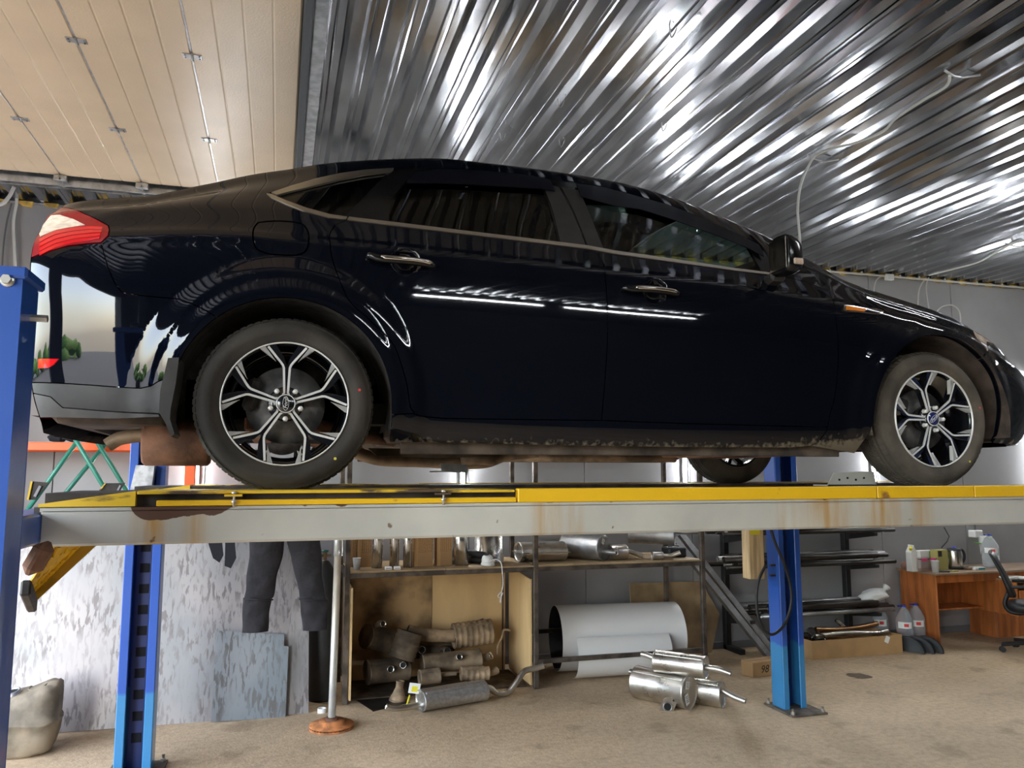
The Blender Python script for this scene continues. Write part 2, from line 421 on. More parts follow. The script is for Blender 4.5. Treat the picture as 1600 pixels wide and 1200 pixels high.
def glass_mat(name, tint, rough=.02):
    m = bpy.data.materials.new(name); m.use_nodes = True; MAT[name] = m
    N = m.node_tree.nodes; L = m.node_tree.links; N.clear()
    out = N.new('ShaderNodeOutputMaterial'); tr = N.new('ShaderNodeBsdfTransparent'); tr.inputs[0].default_value = (*tint, 1)
    gl = N.new('ShaderNodeBsdfGlossy'); gl.inputs[1].default_value = rough; fr = N.new('ShaderNodeFresnel'); fr.inputs[0].default_value = 1.52
    ge = N.new('ShaderNodeNewGeometry'); mr = N.new('ShaderNodeMapRange'); L.new(ge.outputs['Backfacing'], mr.inputs[0]); mr.inputs[3].default_value = 1.52; mr.inputs[4].default_value = 1/1.52; L.new(mr.outputs[0], fr.inputs[0])
    mx = N.new('ShaderNodeMixShader'); L.new(fr.outputs[0], mx.inputs[0]); L.new(tr.outputs[0], mx.inputs[1]); L.new(gl.outputs[0], mx.inputs[2]); L.new(mx.outputs[0], out.inputs[0])
    return m
glass_mat('glass_tint', (.03, .032, .035)); glass_mat('glass_front', (.52, .66, .62)); glass_mat('glass_screen', (.5, .62, .58))
mat('smoke_plastic', (.003, .0035, .007), rough=.3, spec=.22)
# sill and lower doors carry dried road dirt along the bottom edge
def dirty_paint():
    m = mat('car_paint_dirty', (.0024, .0033, .0068), rough=.3, spec=.0, coat=1.0)
    N, L, b = nodes(m); tc = N.new('ShaderNodeTexCoord'); sp = N.new('ShaderNodeSeparateXYZ'); L.new(tc.outputs['Object'], sp.inputs[0])
    nz = N.new('ShaderNodeTexNoise'); nz.inputs['Scale'].default_value = 45; nz.inputs['Detail'].default_value = 12; L.new(tc.outputs['Object'], nz.inputs['Vector'])
    m1 = N.new('ShaderNodeMath'); m1.operation = 'MULTIPLY_ADD'; L.new(nz.outputs[0], m1.inputs[0]); m1.inputs[1].default_value = -.11; L.new(sp.outputs[2], m1.inputs[2])
    # more dirt close behind the front wheel
    x1 = N.new('ShaderNodeMapRange'); L.new(sp.outputs[0], x1.inputs[0]); x1.inputs[1].default_value = 1.9; x1.inputs[2].default_value = 2.5; x1.inputs[3].default_value = 0; x1.inputs[4].default_value = -.045
    m2 = N.new('ShaderNodeMath'); m2.operation = 'ADD'; L.new(m1.outputs[0], m2.inputs[0]); L.new(x1.outputs[0], m2.inputs[1])
    rp = N.new('ShaderNodeMapRange'); L.new(m2.outputs[0], rp.inputs[0]); rp.inputs[1].default_value = .100; rp.inputs[2].default_value = .125; rp.inputs[3].default_value = 1; rp.inputs[4].default_value = 0
    df = N.new('ShaderNodeBsdfDiffuse'); df.inputs[0].default_value = (.16, .13, .09, 1)
    mx = N.new('ShaderNodeMixShader'); out = [n for n in N if n.type == 'OUTPUT_MATERIAL'][0]
    L.new(rp.outputs[0], mx.inputs[0]); L.new(b.outputs[0], mx.inputs[1]); L.new(df.outputs[0], mx.inputs[2]); L.new(mx.outputs[0], out.inputs[0])
dirty_paint()
CX, CY, CZ0 = .0195, 3.81, 1.70
car = thing('car', 'black four-door sedan with silver-spoked wheels raised on the lift', 'car', (CX, CY, CZ0))
# ---------------- body surface: half width y over side position (x, z)
def spline(xs, ys):
    xs = np.array(xs, float); ys = np.array(ys, float); n = len(xs); h = np.diff(xs); d = np.diff(ys)/h
    m = np.zeros(n)
    m[1:-1] = (d[:-1]*h[1:] + d[1:]*h[:-1])/(h[:-1]+h[1:]); m[0] = d[0]; m[-1] = d[-1]
    def f(x):
        x = np.clip(np.asarray(x, float), xs[0], xs[-1]); i = np.clip(np.searchsorted(xs, x)-1, 0, n-2)
        t = (x-xs[i])/h[i]; a = 2*t**3-3*t**2+1; b = t**3-2*t**2+t; c = -2*t**3+3*t**2; e = t**3-t**2
        return a*ys[i] + b*h[i]*m[i] + c*ys[i+1] + e*h[i]*m[i+1]
    return f
SIL = [(96, 313, .66), (134, 309.7, .665), (190, 307, .66), (227, 304.5, .655), (265, 298, .645), (312, 290, .63), (400, 272, .60), (456, 264, .585), (497.5, 257, .575), (569, 250.6, .565),
       (616, 248.4, .56), (700, 248.3, .56), (755, 254.2, .56), (830, 263, .56), (905, 274, .565), (980, 288, .57), (1054, 310, .585), (1129, 339, .61), (1176, 359, .635), (1207, 374, .655), (1247, 397, .70),
       (1281, 416, .735), (1313, 435, .755), (1345, 448, .76), (1387, 461.6, .76), (1434, 476.5, .755), (1472, 489, .735), (1505, 501, .70)]
def loc(p): return Vector((p.x-CX, -(p.y-CY), p.z-CZ0))
_s = [loc(AY(a, b, CY-y)) for a, b, y in SIL]
xs11 = [-1.0, -.90] + [p.x for p in _s] + [3.5, 3.65, 3.78, 3.9]
y11 = spline(xs11, [.52, .60] + [p.y for p in _s] + [.62, .53, .42, .25])
z11 = spline(xs11, [_s[0].z-.035, _s[0].z-.01] + [p.z for p in _s] + [.765, .69, .61, .53])
Wf = spline([-1.0, -.93, -.85, -.7, -.5, -.2, .2, .8, 1.5, 2.2, 2.6, 3.0, 3.2, 3.4, 3.55, 3.7, 3.8, 3.9], [.62, .715, .79, .858, .895, .922, .934, .943, .943, .94, .935, .915, .89, .845, .79, .69, .57, .40])
z6 = spline([-1, -.8, -.6, -.19, .08, .24, 1.22, 1.97, 2.4, 2.8, 3.2, 3.5, 3.9], [.87, .885, .900, .925, .917, .914, .884, .855, .815, .755, .675, .585, .46])
z8 = spline([-1, -.75, -.6, -.3, 0, .2, .6, 1.17, 1.56, 2.06, 2.4, 2.8, 3.2, 3.5, 3.9], [.955, .985, 1.0, 1.03, 1.03, 1.013, .996, .977, .962, .934, .885, .815, .735, .64, .49])
zb0 = spline([-1, -.6, .3, 2.4, 3.2, 3.9], [.23, .20, .14, .125, .17, .20])
NU, SEG = 700, 24
UU = np.linspace(-.868, 3.815, NU)
def rows(u):
    W = Wf(u); zz6 = z6(u); zz8 = z8(u); Y11 = y11(u); Z11 = z11(u); b0 = zb0(u)
    k = (zz6-.60)/.30
    zz4 = np.minimum(.70, b0+.72*(zz6-b0))
    R = [(W-.085, b0), (W-.05, b0+.10*(zz6-b0)), (W-.030, b0+.24*(zz6-b0)), (W-.006, b0+.50*(zz6-b0)), (W, zz4), (W-.013, zz6-.055), (W-.024, zz6-.006), (W-.040, zz6+.014)]
    Y10 = Y11+.055; Z10 = Z11-.052
    Y8 = np.minimum(W-.07, np.maximum(Y10+.10, W-.085)); Z8 = np.minimum(zz8, Z10-.05)
    Z8 = np.maximum(Z8, zz6+.03)
    Y8 = np.maximum(Y8, Y10+.03)
    Y9 = .5*(Y8+Y10)+.016; Z9 = .5*(Z8+Z10)
    R += [(Y8, Z8), (Y9, Z9), (Y10, Z10), (Y11, Z11), (Y11*.52, Z11+.050), (Y11*0, Z11+.066)]
    return np.array([[np.broadcast_to(a, u.shape), np.broadcast_to(b, u.shape)] for a, b in R])  # row, 2, nu
RW = rows(UU)
def cr(P, seg=SEG):
    n = P.shape[0]; out = []
    for i in range(n-1):
        a, b, c, d = P[max(i-1, 0)], P[i], P[i+1], P[min(i+2, n-1)]
        l1 = np.maximum(np.hypot(*(b-a)), 1e-6) if i else None
        for j in range(seg):
            t = j/seg
            # tangents scaled by chord (non uniform)
            L = np.hypot(*(c-b)); La = np.maximum(np.hypot(*(b-a)), 1e-6); Ld = np.maximum(np.hypot(*(d-c)), 1e-6)
            m1 = ((c-b)/np.maximum(L, 1e-6)*La + (b-a)/La*L)/(La+L) if i else (c-b)/np.maximum(L, 1e-6)
            m2 = ((d-c)/Ld*L + (c-b)/np.maximum(L, 1e-6)*Ld)/(L+Ld) if i < n-2 else (c-b)/np.maximum(L, 1e-6)
            h = L
            out.append((2*t**3-3*t**2+1)*b + (t**3-2*t**2+t)*h*m1 + (-2*t**3+3*t**2)*c + (t**3-t**2)*h*m2)
    out.append(P[-1]); return np.array(out)
SECT = cr(RW)              # samples, 2, nu
SY, SZ = SECT[:, 0, :].T.copy(), np.maximum.accumulate(SECT[:, 1, :].T + np.arange(SECT.shape[0])*1e-7, axis=1)
sR = spline([.1, .22, .35, .6, .83, .95, 1.03, 1.2], [.86, .90, .955, .965, 1.0, .965, .90, .85])
sF = spline([.1, .2, .33, .5, .62, .75, .85, .95], [.88, .92, .985, .99, .97, .89, .80, .72])
XR0, XF0 = -.35, 3.05
def toU(x, z):
    x = np.asarray(x, float); z = np.asarray(z, float)
    return np.where(x < XR0, XR0+(x-XR0)/sR(z), np.where(x > XF0, XF0+(x-XF0)/sF(z), x))
def toX(u, z):
    return np.where(u < XR0, XR0+(u-XR0)*sR(z), np.where(u > XF0, XF0+(u-XF0)*sF(z), u))
RC, FC = (-.005, .30), (2.88, .305)
RR, FR = .376, .383
def sstep(a, b, x):
    t = np.clip((x-a)/(b-a), 0, 1); return t*t*(3-2*t)
def surf(x, z):
    x = np.atleast_1d(np.asarray(x, float)); z = np.atleast_1d(np.asarray(z, float))
    u = np.clip(toU(x, z), UU[0], UU[-1]-1e-9)
    fi = (u-UU[0])/(UU[1]-UU[0]); i = np.clip(fi.astype(int), 0, NU-2); t = fi-i
    y = np.empty(len(x))
    for k in range(len(x)):
        a = i[k]; y[k] = (1-t[k])*np.interp(z[k], SZ[a], SY[a]) + t[k]*np.interp(z[k], SZ[a+1], SY[a+1])
    r = np.hypot(x-RC[0], (z-RC[1])*.96); up = sstep(.12, .25, z)
    y = y + up*(.016*(1-sstep(RR+.07, RR+.15, r)) + .012*(1-sstep(RR+.008, RR+.07, r)))
    r = np.hypot(x-FC[0], (z-FC[1])*.98)
    y = y + up*(.012*(1-sstep(FR+.06, FR+.14, r)) + .010*(1-sstep(FR+.008, FR+.065, r)))
    # handle bowls
    for (hx, hz, ra, rb) in BOWLS:
        q = np.hypot((x-hx)/ra, (z-hz)/rb); y = y - .034*(1-sstep(.45, 1.0, q))
    return y
BOWLS = []
def xend(z, rear): return float(toX(np.array(UU[0]+.002 if rear else UU[-1]-.002), np.array(z)))
def tr(px, py):
    y = .92
    for _ in range(14):
        p = loc(AY(px, py, CY-y)); z = min(max(p.z, .05), 1.6); x = min(max(p.x, xend(z, True)), xend(z, False))
        y += .75*(float(surf(x, z)[0])-y)
    return (x, z)
def TR(*pts): return [tr(*p) for p in pts]
for (cx, cy, rx, ry) in ((634, 408, 25, 22), (1025, 456, 20, 21)):
    a = tr(cx, cy); b = tr(cx+rx, cy); c = tr(cx, cy-ry)
    BOWLS.append((a[0], a[1], abs(b[0]-a[0]), abs(c[1]-a[1])))
def dens(poly, step=.015, closed=True):
    out = []; n = len(poly)
    for i in range(n if closed else n-1):
        a, b = poly[i], poly[(i+1) % n]; L = math.hypot(b[0]-a[0], b[1]-a[1]); k = max(1, int(math.ceil(L/step)))
        out += [(a[0]+(b[0]-a[0])*j/k, a[1]+(b[1]-a[1])*j/k) for j in range(k)]
    if not closed: out.append(poly[-1])
    return out
def smoothpoly(pts, k=5):
    return [(p.x, p.y) for p in catmull([(a, b, 0) for a, b in pts], k)]
def inside(pt, loops):
    x, z = pt[:, 0], pt[:, 1]; c = np.zeros(len(pt), bool)
    for lp in loops:
        P = np.array(lp); Q = np.roll(P, -1, 0)
        for (x1, z1), (x2, z2) in zip(P, Q):
            if z1 == z2: continue
            c ^= ((z1 > z) != (z2 > z)) & (x < (x2-x1)*(z-z1)/(z2-z1)+x1)
    return c
def offset(poly, d):
    n = len(poly); ar = sum(poly[i][0]*poly[(i+1) % n][1]-poly[(i+1) % n][0]*poly[i][1] for i in range(n)); s = 1 if ar > 0 else -1
    out = []
    for i in range(n):
        a, b, c = (Vector((*poly[j], 0)) for j in (i-1, i, (i+1) % n))
        e1, e2 = b-a, c-b
        if e1.length < 1e-9 or e2.length < 1e-9: out.append(poly[i]); continue
        e1.normalize(); e2.normalize()
        n1 = Vector((-e1.y, e1.x, 0))*s; n2 = Vector((-e2.y, e2.x, 0))*s; m = n1+n2
        if m.length < .3: m = n1
        m = m.normalized()*min(d/max(.4, m.normalized().dot(n1)), 2*d)
        out.append((b.x+m.x, b.y+m.y))
    return out
def clean(poly, eps=.0015):
    out = [poly[0]]
    for p in poly[1:]:
        if math.hypot(p[0]-out[-1][0], p[1]-out[-1][1]) > eps: out.append(p)
    if math.hypot(out[0][0]-out[-1][0], out[0][1]-out[-1][1]) < eps: out.pop()
    return out
def panel(name, poly, m, off=0.0, gap=.002, holes=(), lip=.016, g=.022, parent=None, both=True):
    par = parent if parent is not None else car
    lp = clean(dens(clean(poly)))
    if gap: lp = clean(offset(lp, gap))
    hl = [clean(offset(clean(dens(h)), -gap)) for h in holes]
    loops = [lp]+hl
    P = np.array(lp); x0, z0 = P.min(0); x1, z1 = P.max(0)
    gx_, gz_ = np.meshgrid(np.arange(math.floor(x0/g)*g, x1, g), np.arange(math.floor(z0/g)*g, z1, g))
    G = np.stack([gx_.ravel(), gz_.ravel()], 1); G = G[inside(G, loops)]
    B = np.concatenate([np.array(l) for l in loops])
    if len(G):
        d = np.min(np.abs(G[:, None, 0]-B[None, :, 0])+np.abs(G[:, None, 1]-B[None, :, 1]), 1) if len(G)*len(B) < 4e7 else np.ones(len(G))
        G = G[d > .35*g]
    V = np.concatenate([B, G]) if len(G) else B
    E = []; k = 0
    for l in loops:
        n = len(l); E += [(k+i, k+(i+1) % n) for i in range(n)]; k += n
    r = geometry.delaunay_2d_cdt([Vector(v) for v in V], E, [], 0, 1e-6)
    vv = np.array([tuple(v) for v in r[0]]); tri = np.array([t for t in r[2] if len(t) == 3])
    cen = vv[tri].mean(1); tri = tri[inside(cen, loops)]
    ys = surf(vv[:, 0], vv[:, 1]) + off
    h = .004
    dx = (surf(vv[:, 0]+h, vv[:, 1])-surf(vv[:, 0]-h, vv[:, 1]))/(2*h); dz = (surf(vv[:, 0], vv[:, 1]+h)-surf(vv[:, 0], vv[:, 1]-h))/(2*h)
    dx = np.clip(dx, -6, 6); dz = np.clip(dz, -6, 6)
    nrm = np.stack([-dx, -np.ones(len(dx)), -dz], 1); nrm /= np.linalg.norm(nrm, axis=1)[:, None]
    vs = [(a, -y, b) for (a, b), y in zip(vv, ys)]; fs = []; ns = [tuple(q) for q in nrm]
    for t in tri:
        a, b, c = (vv[i] for i in t)
        cr_ = (b[0]-a[0])*(c[1]-a[1])-(b[1]-a[1])*(c[0]-a[0])
        fs.append(tuple(t) if cr_ > 0 else tuple(t[::-1]))
    if lip:
        cnt = {}
        for f in fs:
            for i in range(3):
                e = (f[i], f[(i+1) % 3]); cnt[e] = cnt.get(e, 0)+1
        for (a, b) in list(cnt):
            if (b, a) in cnt: continue
            k = len(vs)
            pa, pb = Vector(vs[a]), Vector(vs[b]); na, nb = Vector(ns[a]), Vector(ns[b])
            d = (pb-pa); d.normalize() if d.length > 1e-9 else None
            o_ = d.cross(na)
            vs += [tuple(pa), tuple(pb), tuple(pb-nb*lip), tuple(pa-na*lip)]
            ns += [tuple((o_).normalized())]*4
            fs.append((k, k+3, k+2, k+1))
    def make(mir):
        me = bpy.data.meshes.new(name)
        if mir: me.from_pydata([(a, -b, c) for a, b, c in vs], [], [f[::-1] for f in fs]); nn = [(a, -b, c) for a, b, c in ns]
        else: me.from_pydata(vs, [], fs); nn = ns
        me.polygons.foreach_set('use_smooth', [True]*len(fs))
        me.normals_split_custom_set_from_vertices(nn); me.update()
        return obj(name, me, m, par)
    o_ = make(False)
    if both and parent is None: make(True)
    return o_
def arc(c, r, a0, a1, n=28):
    return [(c[0]+r*math.cos(math.radians(a0+(a1-a0)*i/n)), c[1]+r*math.sin(math.radians(a0+(a1-a0)*i/n))) for i in range(n+1)]
def ang(c, p): return math.degrees(math.atan2(p[1]-c[1], p[0]-c[0])) % 360
def top_line(x0, x1, n=60):
    out = []
    for i in range(n+1):
        u = x0+(x1-x0)*i/n; z = float(z11(u)); out.append((float(toX(np.array(u), np.array(z))), z))
    return out
# traced seams
lamp_up = TR((79, 328), (87, 324), (109, 325.6), (130, 333), (150.6, 342.5), (169.4, 352.8), (171.3, 360.3), (169.4, 368.8), (158, 379.5))
lamp_lo = TR((158, 379.5), (130, 381.9), (105.6, 384.7), (77.5, 393), (60, 401.5))
bgap = TR((158, 379.5), (162, 395), (169.4, 419), (178.8, 442), (190, 456), (203, 459.7), (227.5, 462.5), (280, 467), (310, 479), (338, 494))
pA = bgap[-1]; aA = ang(RC, pA)
RC_arc_q = arc(RC, RR, aA, 0, 40)
bgap[-1] = RC_arc_q[0]
sill_tl = tr(616, 648)
dgap = TR((541.5, 344), (524, 352), (517, 361), (514.4, 372), (518, 399), (528, 430), (546, 470), (580, 502), (612, 534), (626, 566), (636, 602), (640, 630), (645, 642), (656, 650))
dgap = dgap[:3]+smoothpoly(dgap[3:], 4)
sill_line = TR((656, 650), (700, 654), (860, 656), (940, 657), (1079, 662), (1293, 667.5))
bgapB = TR((917, 389), (935, 398), (943, 412), (944.5, 422), (949, 486), (949, 538), (944, 610), (940, 657))
D3 = TR((1222, 432), (1262, 441), (1296, 455), (1302.5, 472), (1306, 500), (1309, 525), (1310, 559), (1308, 591), (1302.5, 629.5), (1297.5, 645), (1293, 667.5))
belt_lo = TR((541.5, 344), (606, 352), (700, 363), (917, 389), (960, 397), (1054, 410), (1147.5, 423), (1217, 431.5))
belt_up = TR((545, 338.8), (606, 346), (700, 357.5), (917, 383.5), (960, 391.5), (1054, 405), (1147.5, 419), (1216, 428))
qc_lo_out = TR((540, 343.4), (512.5, 340.6), (475, 330), (447, 319), (424, 309), (416, 302))
qc_lo_in = TR((543, 338.8), (516, 335), (479, 325), (447, 313.4), (422.5, 303))
qc_up_out = TR((424, 301), (456, 290), (494, 279), (531, 271), (569, 265.6), (615, 262.8))
qc_up_in = TR((432, 305), (456, 299), (494, 290), (531, 281), (569, 273.7), (611, 268.4))
rail_lo = TR((615, 262.8), (640, 262.5), (680, 263), (755, 265.6), (830, 274), (864, 280.6), (905, 285), (942, 291), (961, 296), (1005, 308), (1042, 319), (1100, 342), (1150, 364), (1185, 380), (1200, 400), (1213, 427))
hl_lo = TR((1511, 503.5), (1521, 517), (1542, 534))
hl_tip = (xend(.70, False)*.5+3.62*.5, .72)
# silhouette end points
xq = rail_lo[0][0]
flap = smoothpoly(TR((404, 348), (424, 346), (444, 346), (470, 349.5), (480, 360), (482, 374), (478, 391), (464, 398), (440, 398), (420, 396), (402, 389), (396, 374), (397, 357), (404, 348)), 3)[:-1]
top_q = top_line(UU[0]+.002, xq, 80)
qpoly = ([(xend(lamp_up[0][1], True), lamp_up[0][1])] + lamp_up[1:] + bgap[1:] + RC_arc_q[1:] + [(RR+RC[0]+.002, sill_tl[1])] + [tr(645, 646)] + [dgap[-2]] + dgap[::-1][2:] +
         qc_lo_out + qc_up_out + top_q[::-1])
panel('rear_quarter_panel', qpoly, 'car_paint', holes=[flap], g=.011)
panel('fuel_flap', flap, 'car_paint', g=.015)
bl = TR((60, 597), (115, 600), (171, 604), (220, 606.6), (236, 603), (247, 596), (262, 585))
aB = ang(RC, bl[-1]); arcB = arc(RC, RR, aB, aA, 16); bl[-1] = arcB[0]
zt = lamp_lo[-1][1]
endR = [(xend(zt+(bl[0][1]-zt)*i/12, True), zt+(bl[0][1]-zt)*i/12) for i in range(13)]
panel('rear_bumper', bgap[:-1] + arcB[::-1] + bl[::-1][1:-1] + endR[::-1] + lamp_lo[::-1][1:], 'car_paint', g=.011)
lowz = tr(171, 654)[1]
arcC = arc(RC, RR, aB, ang(RC, (RC[0]-RR*.99, RC[1])), 6)
lb = [(xend(bl[0][1]-.02*i, True), bl[0][1]-.02*i) for i in range(0, 9)]
lowmid = TR((59, 614), (79, 620), (98, 637), (171, 643), (248, 647))
panel('bumper_valance', [lb[0]] + bl[1:] + arcC[1:] + [(arcC[-1][0], lowmid[-1][1])] + lowmid[::-1][1:-1] + [(xend(lowmid[0][1], True), lowmid[0][1])], 'car_plastic')
lowb = TR((59, 653), (171, 655), (250, 652))
panel('bumper_lower_lip', [(xend(lowmid[0][1], True), lowmid[0][1])] + lowmid[1:] + [(lowmid[-1][0]+.005, lowb[-1][1])] + lowb[::-1][1:-1] + [(xend(lowb[0][1], True), lowb[0][1])], 'plastic_grey')
panel('rear_door', dgap + sill_line[1:4] + bgapB[::-1][1:] + belt_lo[:3][::-1][:-1], 'car_paint', g=.012)
panel('front_door', bgapB + sill_line[4:] + D3[::-1][1:] + belt_lo[4:][::-1], 'car_paint', g=.016)
sb = TR((1266, 697), (1235, 700), (1047, 699), (860, 696), (700, 692), (616, 691))
panel('sill', [(RR+RC[0]+.002, sill_tl[1])] + [tr(645, 646)] + sill_line + TR((1293, 671), (1279, 690)) + sb[:-1] + [(RR+RC[0]+.002, sb[-1][1])], 'car_paint_dirty')
# front fender
fg = TR((1532, 562), (1543, 549))
a0 = ang(FC, tr(1345, 668)); a1 = ang(FC, fg[0])
arcF = arc(FC, FR, 183, a1, 36)
xa = tr(1247, 397)[0]
top_f = top_line(xa+.02, float(toU(np.array(hl_lo[0][0]), np.array(hl_lo[0][1]))), 60)
fpoly = D3 + TR((1293, 671), (1279, 690), (1266, 697)) + TR((1335, 709)) + arcF + [fg[1]] + [hl_lo[1]] + top_f[::-1] + TR((1228, 418))
panel('front_fender', fpoly, 'car_paint_dirty', g=.011)
# front bumper
arcG = arc(FC, FR, a1, 2, 20)
zf0 = hl_lo[2][1]
endF = [(xend(.20+(zf0-.20)*i/16, False), .20+(zf0-.20)*i/16) for i in range(17)]
panel('front_bumper', [fg[1]] + [fg[0]] + arcG[1:] + [(arcG[-1][0]+.005, .20)] + endF + [hl_lo[2]], 'car_paint', g=.012)
# head lamp between fender and bumper
zl = np.linspace(hl_lo[0][1], zf0, 8)
panel('head_lamp', [hl_lo[0], hl_lo[1], fg[1], hl_lo[2]] + [(xend(zf0, False), zf0)] + [t_ for t_ in top_line(UU[-1]-.02, float(toU(np.array(hl_lo[0][0]), np.array(hl_lo[0][1])))+.003, 40) if t_[1] > zf0+.004], 'lamp_front', off=.002)
# roof rail with A pillar
top_r = top_line(xq, xa+.02, 90)
panel('roof_rail', rail_lo + TR((1222, 432), (1228, 418)) + top_r[::-1], 'car_paint')
# window frames, glass, trims
wtop = TR((424, 303), (456, 294.5), (494, 284.5), (531, 276), (569, 269.5), (613, 265.5)) + rail_lo[1:]
wbot = TR((1147, 421), (1054, 407), (960, 393.5), (917, 386), (700, 360), (606, 349), (544, 341), (516, 337.5), (479, 327.5), (447, 316))
g_q = TR((436, 304.5), (456, 299), (494, 290), (531, 281), (569, 273.5), (606, 268.5), (540, 337.5), (516, 334), (479, 324.5), (447, 312.5))
g_r = TR((609, 345.5), (606, 316), (640, 276), (680, 273), (755, 276), (843, 284), (858, 318), (874, 377.5), (700, 356.5))
g_f = TR((905, 297), (961, 304), (1042, 326), (1114, 355), (1168, 381), (1190, 423.5), (1147, 418), (1054, 404), (947, 389.5), (930, 350))
panel('window_frame', wtop + wbot, 'car_black_gloss', off=-.004, gap=0, holes=[g_q, g_r, g_f])
panel('quarter_window', g_q, 'glass_tint', off=-.009, gap=-.003, lip=0)
panel('rear_door_window', g_r, 'glass_tint', off=-.009, gap=-.003, lip=0)
panel('front_door_window', g_f, 'glass_front', off=-.009, gap=-.003, lip=0)
panel('pillar_cover', TR((846, 284), (873, 292), (896, 335), (916, 384.5), (876, 379), (861, 318)), 'car_plastic', off=.0, gap=.001)
panel('pillar_cover', TR((877, 292), (905, 297), (926, 345), (943, 388), (919, 385), (899, 335)), 'car_plastic', off=.0, gap=.001)
panel('pillar_cover', TR((546, 338), (611, 268), (638, 270), (605, 314), (608, 345)), 'car_black_gloss', off=.0, gap=.001)
panel('wind_deflector', TR((634, 287), (648, 271), (680, 266), (755, 268), (830, 276), (858, 282), (866, 300), (845, 296), (755, 290.5), (700, 287.5)), 'smoke_plastic', off=.012, gap=0, lip=.004)
panel('wind_deflector', TR((906, 308), (899, 288), (942, 294), (1005, 311), (1042, 321), (1100, 344), (1150, 366), (1183, 383), (1192, 402), (1168, 389), (1114, 367), (1041, 341), (997, 327.5), (960, 323)), 'smoke_plastic', off=.012, gap=0, lip=.004)
panel('belt_trim', belt_lo[:4] + belt_up[:4][::-1], 'chrome_dull', off=.005, gap=.0005, lip=.008)
panel('belt_trim', [belt_lo[3]] + belt_lo[4:] + belt_up[4:][::-1] + [belt_up[3]], 'chrome_dull', off=.005, gap=.0005, lip=.008)
panel('quarter_trim', qc_lo_out + qc_lo_in[::-1], 'chrome_dull', off=.005, gap=.0005, lip=.008)
panel('quarter_trim', qc_up_out + qc_up_in[::-1], 'chrome_dull', off=.005, gap=.0005, lip=.008)
# tail lamp with its clear insert and bright bands
lz0, lz1 = lamp_up[0][1], lamp_lo[-1][1]
lend = [(xend(lz1+(lz0-lz1)*i/10, True), lz1+(lz0-lz1)*i/10) for i in range(11)]
tl = panel('tail_lamp', lamp_up[1:] + lamp_lo[1:-1] + lend, 'lamp_red_dark', off=.004)
for both_ in (1,):
    panel('clear_lens', TR((80, 337.5), (94.4, 336.5), (115, 343), (133, 352), (115, 354.7), (88.8, 359.4), (63, 370), (62, 366), (67, 352)), 'lamp_clear', off=.0065, gap=0, lip=.003, parent=tl)
    for q0, q1 in (((0, 0), (0, 5.5)), ((0, 7), (0, 12.5)), ((0, 14), (0, 19.5)), ((0, 21), (0, 26))):
        a, b = q0[1], q1[1]
        panel('red_lens', TR((62, 374+a), (88, 361+a), (115, 356+a*.92), (140, 354+a*.85), (161-a*.2, 355+a*.7), (161-b*.2, 355+b*.7), (140, 354+b*.85), (115, 356+b*.92), (88, 361+b), (62, 374+b)), 'lamp_red', off=.0065, gap=.0004, lip=.003, parent=tl)
# far side lamp gets the same lenses
_far = [o_ for o_ in car.children if o_.name.startswith('tail_lamp') and o_ is not tl][0]
for ch in list(tl.children):
    me = ch.data.copy(); me.transform(Matrix.Scale(-1, 4, (0, 1, 0))); me.flip_normals(); obj(ch.name.split('.')[0], me, None, _far)
# bumper reflector
panel('rear_reflector', TR((60, 561), (92, 561), (84, 570), (76, 575), (60, 576)), 'lamp_red', off=.005, gap=0)
# side repeater lamp on the fender
sr = panel('side_lamp', smoothpoly(TR((1318, 476.5), (1353, 481), (1375, 484), (1379.5, 487.5), (1371, 491.5), (1345, 489), (1318, 486), (1318, 476.5)), 3)[:-1], 'chrome', off=.006, gap=0, g=.01)
panel('orange_lens', TR((1321, 478.5), (1352, 482), (1348, 487), (1321, 484.5)), 'lamp_orange', off=.009, gap=0, parent=sr, g=.01)
panel('dark_lens', TR((1354, 482.5), (1374, 485.5), (1376, 487.5), (1370, 490), (1350, 487.5)), 'car_black_gloss', off=.009, gap=0, parent=sr, g=.01)
# ---------------- top: tailgate, rear screen, roof, windscreen, bonnet (loft across the car)
def topgrid(name, u0, u1, m, nu=60, drop=0.0, yfrac=1.0):
    us = np.linspace(u0, u1, nu); vs = []; vv = np.linspace(-1, 1, 33)
    for u in us:
        Y, Z = float(y11(u)), float(z11(u)); X = float(toX(np.array(u), np.array(Z)))
        for s in vv:
            a = abs(s); b = 1-a
            z = Z + .066*(1-a**1.75)*(1.0 if yfrac == 1 else 1) - drop*(1-a**6)
            vs.append((X, -s*Y*yfrac, z))
    n = len(vv); mb = MB(); mb.add(vs, [(i*n+j, (i+1)*n+j, (i+1)*n+j+1, i*n+j+1)[::-1] for i in range(nu-1) for j in range(n-1)], True)
    return mb.build(name, m, car)
topgrid('tailgate', UU[0], -.46, 'car_paint', 24); topgrid('rear_screen', -.458, .33, 'glass_tint', 40, .004)
topgrid('roof', .332, 1.90, 'car_paint', 70); topgrid('windscreen', 1.902, 2.30, 'glass_screen', 40, .004); topgrid('bonnet', 2.302, UU[-1], 'car_paint', 70)
